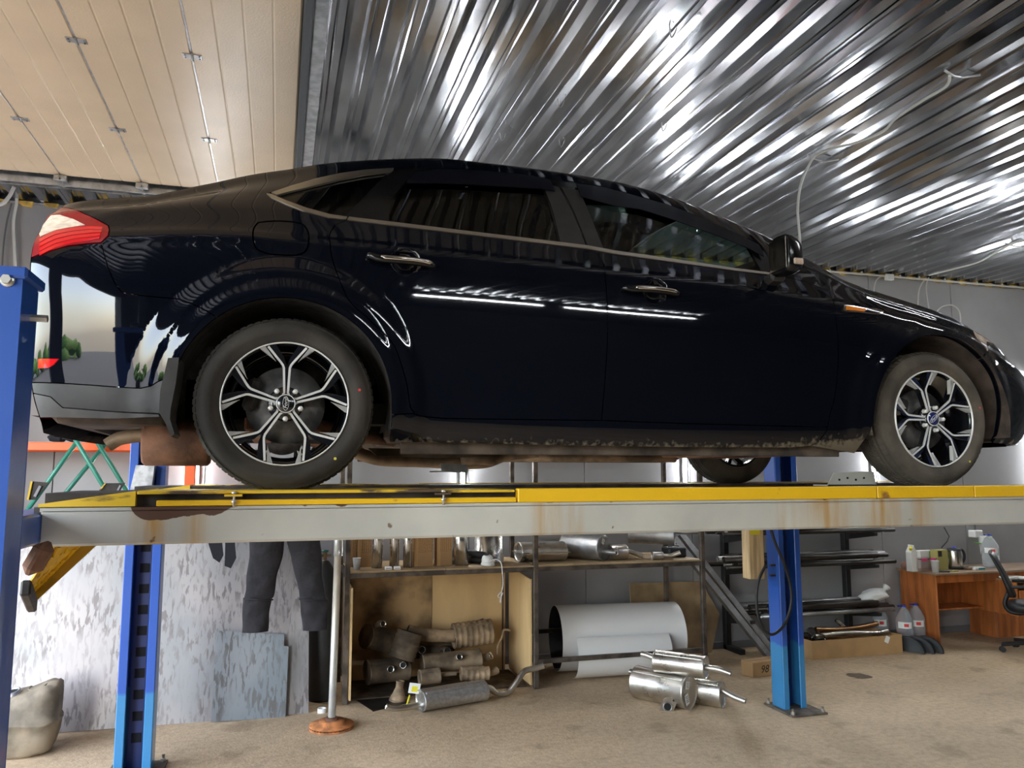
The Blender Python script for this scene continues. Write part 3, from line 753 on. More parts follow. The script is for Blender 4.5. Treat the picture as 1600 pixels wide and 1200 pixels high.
def endcap(rear):
    u = UU[0] if rear else UU[-1]; k = 0 if rear else NU-1
    zs = np.linspace(.2, float(z11(u)), 26); vs = []; ss = np.linspace(-1, 1, 25)
    for z in zs:
        y = float(np.interp(z, SZ[k], SY[k])); x = float(toX(np.array(u), np.array(z)))
        for s in ss: vs.append((x+(-1 if rear else 1)*.035*(1-s*s), -s*y, z))
    n = len(ss); fs = [(i*n+j, i*n+j+1, (i+1)*n+j+1, (i+1)*n+j) for i in range(25) for j in range(n-1)]
    if not rear: fs = [f[::-1] for f in fs]
    mb = MB(); mb.add(vs, fs, True); mb.build('rear_panel' if rear else 'front_grille_panel', 'car_paint', car)
    if not rear:
        g_ = MB()
        for z in (.30, .36, .42, .62, .66, .70): g_.bx(float(toX(np.array(u), np.array(z)))+.02, float(toX(np.array(u), np.array(z)))+.05, -.30, .30, z-.008, z+.008, .004)
        g_.build('grille', 'car_plastic', car)
endcap(True); endcap(False)
# ---------------- door handles
for (pts, chrome_pts) in ((((578, 399), (590, 403), (608, 405.5), (640, 408), (662, 411), (675, 415)), ((604, 402.5), (625, 404.5), (650, 407.5), (672, 412.5))),
                          (((977, 450), (988, 451.5), (1003, 452), (1025, 453.5), (1045, 456), (1058, 459)), ((1003, 449.5), (1020, 450.5), (1040, 453), (1056, 457)))):
    ya = max(float(surf(*tr(*pts[0]))[0]), float(surf(*tr(*pts[-1]))[0])); P3 = []
    for k, p in enumerate(pts):
        off_ = ya+.014+.018*math.sin(PI*k/(len(pts)-1)); q = loc(AY(p[0], p[1], CY-off_)); P3.append(Vector((q.x, -off_, q.z)))
    Q = catmull([P3[0]+Vector((0, .03, 0))]+P3+[P3[-1]+Vector((0, .03, 0))], 6)
    for sgn in (1, -1):
        def mk(L): return [Vector((p.x, p.y*sgn, p.z)) for p in L]
        hnd = MB().tube(mk(Q), .014, 12, rs=[.012+.003*math.sin(PI*i/(len(Q)-1)) for i in range(len(Q))]).build('door_handle', 'car_black_gloss', car)
        seg = mk([p+Vector((0, -.0065, .0045)) for p in Q[14:-7]])
        MB().tube(seg, .0095, 10, rs=[.0105 if 1 < i < len(seg)-2 else .008 for i in range(len(seg))]).build('handle_trim', 'chrome', hnd)
# ---------------- mirror
def shell(name, ringpts, m, parent, smooth=True):
    """closed lofted shell from rings of equal length"""
    n = len(ringpts[0]); vs = [p for r in ringpts for p in r]
    fs = [(i*n+j, i*n+(j+1) % n, (i+1)*n+(j+1) % n, (i+1)*n+j) for i in range(len(ringpts)-1) for j in range(n)]
    mb = MB(); mb.add(vs, fs, smooth); k = len(mb.v)
    mb.f.append(tuple(reversed(range(n)))); mb.sm.append(False)
    mb.f.append(tuple((len(ringpts)-1)*n+j for j in range(n))); mb.sm.append(False)
    return mb.build(name, m, parent)
mY = CY-1.03   # depth of the mirror head
mo = [loc(AY(a, b, mY)) for a, b in ((1208, 365), (1250, 390), (1208, 428))]
mx0, mz0, mz1 = mo[0].x+.028, mo[2].z, mo[0].z; mx1 = mo[1].x
mc = (mz0+mz1)/2; mh = (mz1-mz0)/2
for sgn in (1, -1):
    rings = []
    for t, w in ((0, .93), (.12, 1.0), (.3, 1.0), (.55, .93), (.75, .80), (.9, .58), (1.0, .28)):
        x = mx0+(mx1-mx0)*t; rg = []
        for k in range(20):
            a = 2*PI*k/20; ca, sa = math.cos(a), math.sin(a)
            e = .55; cx_ = math.copysign(abs(ca)**e, ca); sz_ = math.copysign(abs(sa)**e, sa)
            rg.append((x, -sgn*(1.02+.072*w*cx_), mc+mh*w*sz_*.98-.012*t))
        rings.append(rg if sgn > 0 else rg[::-1])
    mir = shell('door_mirror', rings, 'car_black_gloss', car)
    MB().box((mx0-.002, -sgn*1.02, mc), (.004, .115, mh*1.55), None, .002).build('mirror_glass', 'chrome', mir)
    MB().beam((mx0+.05, -sgn*.95, mz0+.02), (mx0+.06, -sgn*.83, mz0+.0), .07, .045, .012).build('mirror_foot', 'car_plastic', mir)
    MB().box((mx0+.045, -sgn*1.092, mz0+.045), (.045, .012, .026), None, .004).build('mirror_lamp', 'lamp_front', mir)
# ---------------- wheel arches and underbody
def liner(c, r, m):
    for sg in (1, -1):
        vs = []; n = 40
        pts = arc(c, r, -12, 192, n)
        for (x, z) in pts: vs += [(x, -sg*.925, z), (x, -sg*.55, z)]
        fs = [(2*i, 2*i+1, 2*i+3, 2*i+2) for i in range(n)]
        mb = MB(); mb.add(vs, fs if sg < 0 else [f[::-1] for f in fs], True)
        k = len(mb.v); inner = [(x, -sg*.55, z) for x, z in pts]
        mb.add(inner, [tuple(range(n+1))], False); mb.build('wheel_arch_liner', m, car)
liner(RC, RR+.012, 'liner'); liner(FC, FR+.012, 'liner_muddy')
ub = MB().bx(.40, 2.46, -.80, .80, .185, .25, .02).bx(-.80, -.40, -.72, .72, .235, .36, .03).bx(3.28, 3.65, -.62, .62, .22, .40, .04)
ub.bx(-.40, .40, -.55, .55, .24, .45, .03).bx(2.46, 3.28, -.50, .50, .22, .5, .03)
ub.build('floor_pan', 'underbody', car)
for sg in (-1, 1):
    MB().bx(.45, 2.40, sg*.70-.05, sg*.70+.05, .145, .19, .012).build('chassis_rail', 'underbody', car)
    MB().bx(.42, 2.38, sg*.835-.006, sg*.835+.006, .13, .20, .003).build('sill_flange', 'underbody', car)
    MB().tube([(.45, sg*.40, .20), (.2, sg*.62, .22), (0, sg*.66, .28)], .028, 10).build('suspension_arm', 'rust_brown', car)
    MB().tube([(2.55, sg*.40, .19), (2.75, sg*.58, .20), (2.85, sg*.66, .27)], .03, 10).build('suspension_arm', 'rust_brown', car)
    MB().tube([(-.02, sg*.52, .30), (-.02, sg*.54, .70)], .045, 14).build('shock_absorber', 'liner', car)
    MB().tube([(2.85, sg*.50, .30), (2.87, sg*.52, .75)], .05, 14).build('shock_absorber', 'liner_muddy', car)
MB().beam((-.10, -.60, .25), (-.10, .60, .25), .10, .06, .01).build('rear_subframe', 'rust_brown', car)
MB().beam((2.50, -.5, .175), (2.50, .5, .175), .30, .05, .012).bx(2.1, 2.5, -.45, .45, .15, .19, .01).build('front_subframe', 'rust_brown', car)
# exhaust: rusty rear box with tail pipe, mid pipes
ex = MB(); q0 = loc(AY(222, 690, CY-.55)); q1 = loc(AY(330, 690, CY-.55))
ex.lathe([(.0, 0), (.062, .004), (.07, .015), (.07, abs(q1.x-q0.x)-.01), (.062, abs(q1.x-q0.x)), (0, abs(q1.x-q0.x))], (q0.x, -.55, q0.z), (1, 0, 0), 28, sx=1.0, sy=1.3)
exo = ex.build('rear_silencer', 'rust_brown', car)
t0 = [loc(AY(a, b, CY-.55)) for a, b in ((225, 680), (205, 682), (185, 686), (168, 696))]
MB().tube(catmull([(p.x, -.55, p.z) for p in t0], 6), .026, 14, caps=False).build('tail_pipe', 'exhaust_old', exo)
mp = [loc(AY(a, b, CY-.35)) for a, b in ((540, 700), (570, 712), (600, 719), (660, 721), (720, 724), (760, 722), (790, 712), (840, 706))]
MB().tube(catmull([(p.x, -.35, p.z) for p in mp], 6), .027, 14).build('exhaust_pipe', 'exhaust_old', car)
mq = [loc(AY(a, b, CY-.42)) for a, b in ((722, 717), (745, 714), (772, 716))]
MB().tube([(p.x, -.42, p.z) for p in mq], .034, 14).build('exhaust_joint', 'exhaust_old', car)
MB().tube([(p.x, .35, p.z) for p in (Vector((1.1, 0, .15)), Vector((2.2, 0, .15)))], .027, 14).build('exhaust_pipe', 'exhaust_old', car)
hb = [loc(AY(a, b, CY-.5)) for a, b in ((688, 724), (730, 726), (732, 739), (690, 737))]
MB().prism([(p.x, p.z) for p in hb], (0, -.5, 0), (1, 0, 0), (0, 0, 1), (0, 1, 0), .003).cyl((hb[3].x-.05, -.497, hb[3].z+.0), (hb[2].x+.02, -.497, hb[2].z+.01), .003, n=6).build('heat_shield', 'galv_dull', car)
hs = [loc(AY(a, b, CY-.6)) for a, b in ((575, 700), (780, 703), (770, 712), (700, 716), (588, 712))]
MB().prism([(p.x, p.z) for p in hs], (0, -.6, 0), (1, 0, 0), (0, 0, 1), (0, 1, 0), .01).build('chassis_brace', 'underbody', car)
# splash tray seen under the tail: dark wedge
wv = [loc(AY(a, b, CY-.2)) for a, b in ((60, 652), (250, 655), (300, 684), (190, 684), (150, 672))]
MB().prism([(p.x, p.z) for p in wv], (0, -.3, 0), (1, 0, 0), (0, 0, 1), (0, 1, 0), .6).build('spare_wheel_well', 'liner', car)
# mud flap
mf = [loc(AY(a, b, CY-.905)) for a, b in ((264, 561), (281, 560), (276, 600), (268, 640), (267, 656), (274, 678), (269, 683), (259, 660), (250, 645), (252, 611))]
for sg in (1, -1): MB().prism([(p.x, p.z) for p in mf], (0, -sg*.93, 0), (1, 0, 0), (0, 0, 1), (0, sg, 0), .17).build('mud_flap', 'plastic_grey', car)
# ---------------- cabin
MB().bx(.2, 2.3, -.70, .70, .25, .33).build('cabin_floor', 'interior_dark', car)
MB().bx(1.95, 2.35, -.70, .70, .62, .90, .08).build('dashboard', 'interior_dark', car)
MB().bx(-.45, .25, -.70, .70, .80, .99, .03).build('parcel_shelf', 'interior_dark', car)
for (xx, yy, w) in ((1.30, .37, .5), (1.30, -.37, .5), (.42, 0, 1.3)):
    st = MB().box((xx+.25, yy, .48), (.52, w, .18), None, .06).build('seat', 'interior_dark', car)
    MB().box((xx-.06, yy, .82), (.14, w*.95, .66), rmat('Y', -16), .06).build('backrest', 'interior_dark', st)
    for hy in ((0,) if w < 1 else (-.4, .4)): MB().box((xx-.17, yy+hy, 1.22), (.10, .25, .17), rmat('Y', -10), .04).build('headrest', 'interior_dark', st)
sw = MB(); sw.lathe([(.17+.014*math.cos(2*PI*k/8), .014*math.sin(2*PI*k/8)) for k in range(9)], (1.86, .37, .86), (-.9, 0, .45), 28)
sw.cyl((1.86, .37, .86), (2.05, .37, .76), .03).box((1.865, .37, .86), (.03, .30, .06), rmat('Y', -30), .01); sw.build('steering_wheel', 'interior_dark', car)
# ---------------- wheels
def wheel(name, x, y, z, rot, sgn, badge, tm, par):
    """axle along y; outer face towards -y*sgn"""
    w = bpy.data.objects.new(name, None); COL.objects.link(w); w.parent = par; w.location = (x, -sgn*y, z)
    w.rotation_euler = (0, 0, 0 if sgn > 0 else PI)
    return w
RT, RRIM, TW = .312, .2205, .205
def build_wheel(w, rot, badge, tm):
    # local: outer face at y=0, inner at +y
    prof = [(.198, .185), (.212, .19), (.25, .196), (.285, .186), (.3035, .168)]
    for a, b in ((.150, .143), (.118, .111), (.086, .079), (.056, .049)):
        prof += [(.3105, a+.004), (.3035, a), (.3035, b), (.3105, b-.004)]
    prof += [(.3095, .030), (.3035, .018), (.300, .013), (.296, .0135), (.289, .0), (.270, -.0075), (.250, -.009), (.2475, -.0065), (.236, -.006), (.2265, .001), (.222, .004), (.219, .010)]
    ty = MB().lathe([(r, h) for r, h in prof[::-1]], (0, 0, 0), (0, 1, 0), 96).build('tyre', tm, w)
    bl_ = MB()                                   # shoulder tread lugs
    for k in range(72):
        a = 2*PI*k/72; d = Vector((math.cos(a), 0, math.sin(a))); t_ = Vector((-math.sin(a), 0, math.cos(a)))
        for (r0, y0, r1, y1) in ((.3105, .034, .2995, .0125),):
            p0 = d*r0+Vector((0, y0, 0)); p1 = d*r1+Vector((0, y1, 0)); nn = (d*.5-Vector((0, .5, 0))).normalized()*.003
            wd_ = t_*.0095
            bl_.add([p0-wd_, p0+wd_, p1+wd_, p1-wd_, p0-wd_+nn, p0+wd_+nn, p1+wd_+nn, p1-wd_+nn], [(4, 5, 6, 7), (0, 4, 7, 3), (1, 2, 6, 5), (3, 7, 6, 2), (0, 1, 5, 4)])
        for yb in (.0705, .1025):
            bl_.box(d*.3105+Vector((0, yb, 0)), (.006, .018, .018), Matrix((d, (0, 1, 0), t_)).transposed())
    tb = bl_.build('tread_blocks', tm, ty); tb['kind'] = 'stuff'
    for a, r, m in ((12, .262, 'dot_red'), (-48, .262, 'dot_yellow')):
        a = math.radians(a); MB().cyl((r*math.cos(a), -.0095, r*math.sin(a)), (r*math.cos(a), -.006, r*math.sin(a)), .0052, n=12).build('paint_dot', m, ty)
    S = RRIM
    rim = MB().lathe([(S*.995, -.001), (S, .003), (S*.965, .012), (S*.95, .03), (S*.93, .09), (S*.93, .185), (S*.86, .19)], (0, 0, 0), (0, 1, 0), 72)
    rim.build('rim_barrel', 'wheel_black', w)
    MB().lathe([(S*.978, .004), (S*.982, -.0035), (S*1.0, -.0035), (S*1.006, .004)], (0, 0, 0), (0, 1, 0), 96).build('rim_lip', 'wheel_silver', w)
    # five forked spokes with machined faces
    def P2(phi, u, v):
        c, s = math.cos(phi), math.sin(phi); return (S*(v*c - u*s), S*(v*s + u*c))
    yf = .012
    for k in range(5):
        ph = math.radians(rot+72*k); sp = ph+math.radians(36)
        # black forked body centred at sp, bounded by the machined arms of both neighbours
        def arm(side, base, pts): return [P2(base, side*u, v) for u, v in pts]
        L = arm(1, ph, [(.075, .13), (.295, .50), (.275, .98)]); Rr = arm(-1, ph+math.radians(72), [(.075, .13), (.295, .50), (.275, .98)])
        L2 = arm(1, ph, [(.42, .90)]); R2 = arm(-1, ph+math.radians(72), [(.42, .90)])
        Lc = arm(1, ph, [(.40, .62)]); Rc = arm(-1, ph+math.radians(72), [(.40, .62)])
        mid = (S*.60*math.cos(sp), S*.60*math.sin(sp))
        body = [L[0], L[1], L[2], L2[0], Lc[0], mid, Rc[0], R2[0], Rr[2], Rr[1], Rr[0]]
        s_ = MB(); vs = []
        n = len(body)
        for (dy, sc) in ((0, 1.0), (.034, 1.0)):
            for (a, b) in body:
                r = math.hypot(a, b)/S; yy = yf + .010*(1-r) + dy - (.006 if r > .9 else 0); vs.append((a, yy, b))
        tri = geometry.tessellate_polygon([[Vector((a, b, 0)) for a, b in body]])
        fs = []
        for t in tri:
            a, b, c = (body[i] for i in t); ccw = (b[0]-a[0])*(c[1]-a[1])-(b[1]-a[1])*(c[0]-a[0]) > 0
            fs.append(t if ccw else t[::-1])
        fs += [(i, (i+1) % n, n+(i+1) % n, n+i)[::-1] for i in range(n)]
        s_.add(vs, fs); s_.build('spoke', 'wheel_black', w)
    for k in range(5):
        ph = math.radians(rot+72*k)
        f_ = MB()
        def ribbon(pts, wd):
            n = len(pts); vs = []
            for i in range(n):
                a = Vector((*pts[max(i-1, 0)], 0)); b = Vector((*pts[min(i+1, n-1)], 0)); t_ = (b-a).normalized(); nn = Vector((-t_.y, t_.x, 0))*wd/2
                for s in (-1, 1):
                    q = Vector((*pts[i], 0))+nn*s; r = math.hypot(q.x, q.y)/S; y0 = yf+.010*(1-r)-(.006 if r > .9 else 0)-.0022
                    vs += [(q.x, y0, q.y), (q.x, y0+.006, q.y)]
            fs = []
            for i in range(n-1):
                a = 4*i; fs += [(a, a+2, a+6, a+4), (a, a+4, a+5, a+1), (a+2, a+3, a+7, a+6)]
            f_.add(vs, fs + [tuple(reversed(f)) for f in []])
        base = [(.05, .145), (.085, .165), (.305, .50), (.318, .545), (.318, .60), (.296, .92)]
        ribbon([P2(ph, u, v) for u, v in base], S*.036); ribbon([P2(ph, -u, v) for u, v in base], S*.036)
        ribbon([P2(ph, u, v) for u, v in ((-.055, .147), (-.02, .138), (.02, .138), (.055, .147))], S*.034)
        for sd in (-1, 1):
            wq = [P2(ph, sd*u, v) for u, v in ((.262, .655), (.255, .70), (.165, .985), (.235, .972), (.300, .955), (.262, .94), (.262, .70))][:6]
            vs = [(a, yf+.010*(1-math.hypot(a, b)/S)-.009, b) for a, b in wq] + [(a, yf+.012, b) for a, b in wq]
            n = len(wq); fs = [tuple(range(n)), tuple(reversed(range(n)))] + [(i, (i+1) % n, n+(i+1) % n, n+i) for i in range(n)]
            f_.add(vs, fs)
        f_.build('machined_face', 'wheel_silver', w)
        lp = P2(ph, 0, .245)
        MB().cyl((lp[0], .02, lp[1]), (lp[0], .003, lp[1]), .0105, .0085, n=6, smooth=False).lathe([(.0085, 0), (.006, .003), (0, .0042)], (lp[0], .003, lp[1]), (0, -1, 0), 12).build('lug_nut', 'wheel_silver', w)
    MB().lathe([(0, .06), (.062, .06), (.062, .028), (.055, .022), (.036, .020), (.034, .012)], (0, 0, 0), (0, 1, 0), 40).build('hub', 'wheel_black', w)
    cap = MB().lathe([(.033, .018), (.033, .008), (.030, .0055), (.0, .0045)], (0, 0, 0), (0, 1, 0), 36).build('centre_cap', 'badge_blue' if badge == 'blue' else 'wheel_black', w)
    MB().lathe([(.0335, .010), (.0335, .0058), (.031, .0048), (.030, .0058)], (0, 0, 0), (0, 1, 0), 36).build('cap_ring', 'wheel_silver', cap)
    bang = math.radians(90 if badge != 'blue' else 40)
    ov = MB(); ov.lathe([(.0255, .0052), (.0255, .0036), (.0235, .0036), (.0235, .0052)], (0, 0, 0), (0, 1, 0), 36, sx=1, sy=.42, u=(math.cos(bang), 0, math.sin(bang)))
    ov.build('badge_oval', 'wheel_silver', cap)
    M = Matrix.Rotation(-bang, 4, 'Y') @ Matrix.Translation((0, .0040, 0)) @ Matrix.Rotation(PI/2, 4, 'X')
    text_mesh('Ford', .020, 'badge_script', 'wheel_silver', cap, M, .0006, .35)
    # brake
    MB().lathe([(.05, .085), (.14, .085), (.14, .11), (.05, .11)], (0, 0, 0), (0, 1, 0), 48).build('brake_disc', 'disc_steel', w)
    MB().box((-.115, .085, .035), (.05, .06, .12), rmat('Y', 15), .012).build('brake_caliper', 'liner', w)
WHY = .910
wr = wheel('rear_wheel', 0, WHY, .305, 0, 1, '', 'tyre', car); build_wheel(wr, -90, 'black', 'tyre')
wf = wheel('front_wheel', 2.85, WHY, .305, 0, 1, '', 'tyre_muddy', car); build_wheel(wf, -90+16, 'blue', 'tyre_muddy')
for src, x in ((wr, 0), (wf, 2.85)):
    w2 = copy_tree(src, car); w2.location = (x, WHY, .305); w2.rotation_euler = (0, 0, PI)
# ================================================================== four-post lift
def bw(mb, name, m, par, root=None):
    """build shapes given in world coordinates under a thing placed at root.location"""
    r = root if root is not None else par
    d = Vector(r.location); mb.v = [tuple(Vector(p)-d) for p in mb.v]
    return mb.build(name, m, par)
def zpaint(name, c_low, c_high, z0):
    m = mat(name, c_high, rough=.33, coat=.3, bump=.05, bscale=30); N, L, b = nodes(m)
    tc = [n for n in N if n.type == 'TEX_COORD'][0]; sp = N.new('ShaderNodeSeparateXYZ'); L.new(tc.outputs['Object'], sp.inputs[0])
    nz = N.new('ShaderNodeTexNoise'); nz.inputs['Scale'].default_value = 9; L.new(tc.outputs['Object'], nz.inputs['Vector'])
    ma = N.new('ShaderNodeMath'); ma.operation = 'MULTIPLY_ADD'; L.new(nz.outputs[0], ma.inputs[0]); ma.inputs[1].default_value = .05; L.new(sp.outputs[2], ma.inputs[2])
    mr = N.new('ShaderNodeMapRange'); L.new(ma.outputs[0], mr.inputs[0]); mr.inputs[1].default_value = z0-.01; mr.inputs[2].default_value = z0+.01
    mx = N.new('ShaderNodeMix'); mx.data_type = 'RGBA'; L.new(mr.outputs[0], mx.inputs[0]); mx.inputs[6].default_value = (*c_low, 1); mx.inputs[7].default_value = (*c_high, 1)
    L.new(mx.outputs[2], b.inputs['Base Color'])
zpaint('post_blue', (.035, .20, .42), (.02, .085, .38), .50)
mat('post_blue_dark', (.012, .035, .16), rough=.4)
mat('slot_dark', (.004, .006, .012), rough=.8)
mat('yellow_paint', (.80, .47, .008), rough=.42, col2=(.28, .13, .03), scale=8, thr=(.31, .37), detail=9, bump=.1, bscale=50)
mat('yellow_worn', (.72, .46, .02), rough=.5, col2=(.09, .055, .03), scale=6, thr=(.42, .50), detail=9, stretch=(1, 1, 3))
mat('yellow_dim', (.42, .25, .01), rough=.5, vary=.25, scale=12)
mat('steel_dark', (.05, .042, .036), rough=.6, metal=.4, vary=.4, scale=12)
mat('bolt', (.6, .58, .52), rough=.35, metal=.9)
mat('base_plate', (.12, .095, .075), rough=.7, metal=.3, vary=.3, scale=15)
mat('hose', (.010, .010, .011), rough=.5)
def beam_mat():
    m = mat('beam_grey', (.50, .48, .41), rough=.45, bump=.06, bscale=20); N, L, b = nodes(m)
    tc = [n for n in N if n.type == 'TEX_COORD'][0]; sp = N.new('ShaderNodeSeparateXYZ'); L.new(tc.outputs['Object'], sp.inputs[0])
    def noise(sc, stretch):
        mp = N.new('ShaderNodeMapping'); mp.inputs['Scale'].default_value = stretch; L.new(tc.outputs['Object'], mp.inputs[0])
        t = N.new('ShaderNodeTexNoise'); t.inputs['Scale'].default_value = sc; t.inputs['Detail'].default_value = 7; L.new(mp.outputs[0], t.inputs['Vector']); return t.outputs[0]
    def ramp(f, p0, c0, p1, c1):
        r = N.new('ShaderNodeValToRGB'); e = r.color_ramp.elements; e[0].position = p0; e[1].position = p1; e[0].color = (*c0, 1); e[1].color = (*c1, 1); L.new(f, r.inputs[0]); return r.outputs[0]
    base = ramp(noise(3, (1, 1, 1)), .3, (.40, .39, .34), .7, (.54, .52, .45))
    # rust runs: rust leaks from seams at set places along the beam
    cur = None
    for (x, w, s) in (( -.38, .07, 1.0), (-.25, .05, .6), (.95, .09, .85), (1.05, .05, .6), (1.95, .10, .45), (2.15, .16, .8), (2.42, .14, .9), (2.62, .08, .6)):
        a = N.new('ShaderNodeMath'); a.operation = 'SUBTRACT'; L.new(sp.outputs[0], a.inputs[0]); a.inputs[1].default_value = x
        bb = N.new('ShaderNodeMath'); bb.operation = 'ABSOLUTE'; L.new(a.outputs[0], bb.inputs[0])
        c = N.new('ShaderNodeMapRange'); L.new(bb.outputs[0], c.inputs[0]); c.inputs[1].default_value = 0; c.inputs[2].default_value = w; c.inputs[3].default_value = s; c.inputs[4].default_value = 0
        if cur is None: cur = c.outputs[0]
        else:
            mm = N.new('ShaderNodeMath'); mm.operation = 'MAXIMUM'; L.new(cur, mm.inputs[0]); L.new(c.outputs[0], mm.inputs[1]); cur = mm.outputs[0]
    st = noise(22, (1, 1, .10)); mr = N.new('ShaderNodeMapRange'); L.new(st, mr.inputs[0]); mr.inputs[1].default_value = .34; mr.inputs[2].default_value = .58
    k = N.new('ShaderNodeMath'); k.operation = 'MULTIPLY'; L.new(cur, k.inputs[0]); L.new(mr.outputs[0], k.inputs[1])
    mx = N.new('ShaderNodeMix'); mx.data_type = 'RGBA'; L.new(k.outputs[0], mx.inputs[0]); L.new(base, mx.inputs[6]); mx.inputs[7].default_value = (.40, .21, .03, 1)
    sp2 = ramp(noise(14, (1, 1, 1)), .70, (1, 1, 1), .73, (.35, .27, .2))
    m2 = N.new('ShaderNodeMix'); m2.data_type = 'RGBA'; m2.blend_type = 'MULTIPLY'; m2.inputs[0].default_value = 1; L.new(mx.outputs[2], m2.inputs[6]); L.new(sp2, m2.inputs[7])
    # bare rusted patch where the paint has come off near the rear top edge, ragged outline
    def mrange(src, a, b_, c, d):
        q = N.new('ShaderNodeMapRange'); L.new(src, q.inputs[0]); q.inputs[1].default_value = a; q.inputs[2].default_value = b_; q.inputs[3].default_value = c; q.inputs[4].default_value = d; return q.outputs[0]
    def mth(op, a, b_):
        q = N.new('ShaderNodeMath'); q.operation = op
        for i_, v_ in enumerate((a, b_)):
            if isinstance(v_, (int, float)): q.inputs[i_].default_value = v_
            else: L.new(v_, q.inputs[i_])
        return q.outputs[0]
    xin = mth('MULTIPLY', mrange(sp.outputs[0], -.47, -.40, 0, 1), mrange(sp.outputs[0], -.36, -.10, 1, .35))
    tail = mth('MULTIPLY', mrange(sp.outputs[0], -.30, -.20, 0, 1), mrange(sp.outputs[0], -.02, .06, 1, 0))
    xin = mth('MAXIMUM', xin, mth('MULTIPLY', tail, .35))
    hgt = mrange(sp.outputs[2], 1.585, 1.652, 0, 1)
    ragged = mth('ADD', mth('MULTIPLY', xin, hgt), mth('MULTIPLY', noise(12, (1, 1, 1)), .5))
    pk = mrange(ragged, .64, .66, 0, 1)
    pm = mth('MULTIPLY', pk, mrange(xin, .02, .1, 0, 1))
    m3 = N.new('ShaderNodeMix'); m3.data_type = 'RGBA'; L.new(pm, m3.inputs[0]); L.new(m2.outputs[2], m3.inputs[6]); m3.inputs[7].default_value = (.085, .04, .022, 1)
    L.new(m3.outputs[2], b.inputs['Base Color'])
beam_mat()
lift = thing('four_post_lift', 'four-post car lift with blue posts and yellow-edged grey runways', 'car lift', (0, 0, 0))
RTOP = 1.70
def xat(px, py, Y): return AY(px, py, Y).x
def runway(sg, full):
    y0 = 2.75; my = lambda y: y if sg > 0 else 2*CY-y     # mirrored far runway
    def b(x0, x1, a, c, z0, z1, bev=0.0): return MB().bx(x0, x1, min(my(a), my(c)), max(my(a), my(c)), z0, z1, bev)
    rw = b(-.695, 4.35, y0, y0+.50, 1.640, 1.652).build('runway', 'beam_grey', lift)
    b(-.695, 4.35, y0, y0+.05, 1.534, 1.650, .008).build('side_beam', 'beam_grey', rw)
    b(-.695, 4.35, y0+.45, y0+.50, 1.534, 1.650, .008).build('side_beam', 'beam_grey', rw)
    b(-.69, 4.35, y0+.03, y0+.49, 1.653, 1.697).build('deck_plate', 'steel_dark', rw)
    b(-.712, -.694, y0+.004, y0+.49, 1.537, 1.655).build('end_plate', 'steel_dark', rw)
    x1 = xat(808, 770, y0); xs = [x1, xat(1369, 770, y0), xat(1521, 770, y0), 4.35]
    for i in range(3): b(xs[i]+.002, xs[i+1]-.002, y0-.006, y0+.03, 1.653, 1.703, .003).build('edge_strip', 'yellow_paint', rw)
    xm = xat(690, 770, y0)
    b(xat(245, 770, y0), x1-.004, y0-.002, y0+.03, 1.654, 1.672, .002).build('edge_strip', 'yellow_paint', rw)
    b(xat(215, 770, y0), xm, y0-.008, y0+.40, 1.692, 1.702, .002).build('slip_plate', 'yellow_worn', rw)
    b(xm+.004, x1-.01, y0-.004, y0+.40, 1.690, 1.699, .002).build('slip_plate', 'yellow_worn', rw)
    for px in (366, 692):
        X = xat(px, 780, y0)
        MB().cyl((X, my(y0-.012), 1.648), (X, my(y0-.012), 1.694), .004, n=8).cyl((X, my(y0-.012), 1.662), (X, my(y0-.012), 1.672), .009, n=6).cyl((X, my(y0-.012), 1.692), (X, my(y0-.012), 1.700), .009, n=6).build('stop_bolt', 'bolt', rw)
        b(X-.03, X+.025, y0-.02, y0, 1.683, 1.690).build('bolt_bracket', 'yellow_worn', rw)
    # tapered entry wedge at the rear end
    xa_, xb_ = -.70, xat(212, 770, y0)
    MB().prism([(xa_, 1.655), (xa_, 1.664), (xb_, 1.703), (xb_, 1.655)], (0, my(y0), 0), (1, 0, 0), (0, 0, 1), (0, sg, 0), .5).build('entry_wedge', 'yellow_worn', rw)
    return rw
runway(1, True); runway(-1, False)
# the ramp seen under the rear end of the near runway
E1a, E1b, E2a, E2b, E3a, E3b = AY(96, 838, 2.92), AY(43, 917, 2.92), AY(142, 838, 3.14), AY(44, 936, 3.14), AY(166, 838, 3.14), AY(48, 947, 3.14)
def slab(name, q, th, m, par):
    n_ = (q[1]-q[0]).cross(q[3]-q[0]).normalized()*th
    if n_.y < 0: n_ = -n_
    mb = MB(); vs = list(q)+[p+n_ for p in q]
    mb.add(vs, [(0, 1, 2, 3), (7, 6, 5, 4), (0, 4, 5, 1), (1, 5, 6, 2), (2, 6, 7, 3), (3, 7, 4, 0)])
    return mb.build(name, m, par)
ramp = slab('drive_on_ramp', [E1a, E1b, E2b, E2a], .006, 'yellow_paint', lift)
slab('ramp_flange', [E2a, E2b, E3b, E3a], .008, 'yellow_dim', ramp)
for i in range(11):
    for j in range(3):
        f_, g_ = (i+.5)/11, (j+.5)/3
        P0 = E1a.lerp(E1b, f_).lerp(E2a.lerp(E2b, f_), g_)
        du = (E1b-E1a).normalized(); dv = (E2a.lerp(E2b, f_)-E1a.lerp(E1b, f_)).normalized()
        nn_ = du.cross(dv).normalized(); nn_ = nn_ if nn_.y < 0 else -nn_
        tt = (du+dv*.5 if (i+j) % 2 else dv).normalized()*.016
        MB().beam(P0-tt+nn_*.002, P0+tt+nn_*.002, .007, .006, upv=nn_).build('tread_bar', 'yellow_paint', ramp)
MB().beam(E1b+Vector((0, -.02, 0)), E3b+Vector((0, .02, 0)), .03, .05, .006).build('ramp_toe', 'steel_dark', ramp)
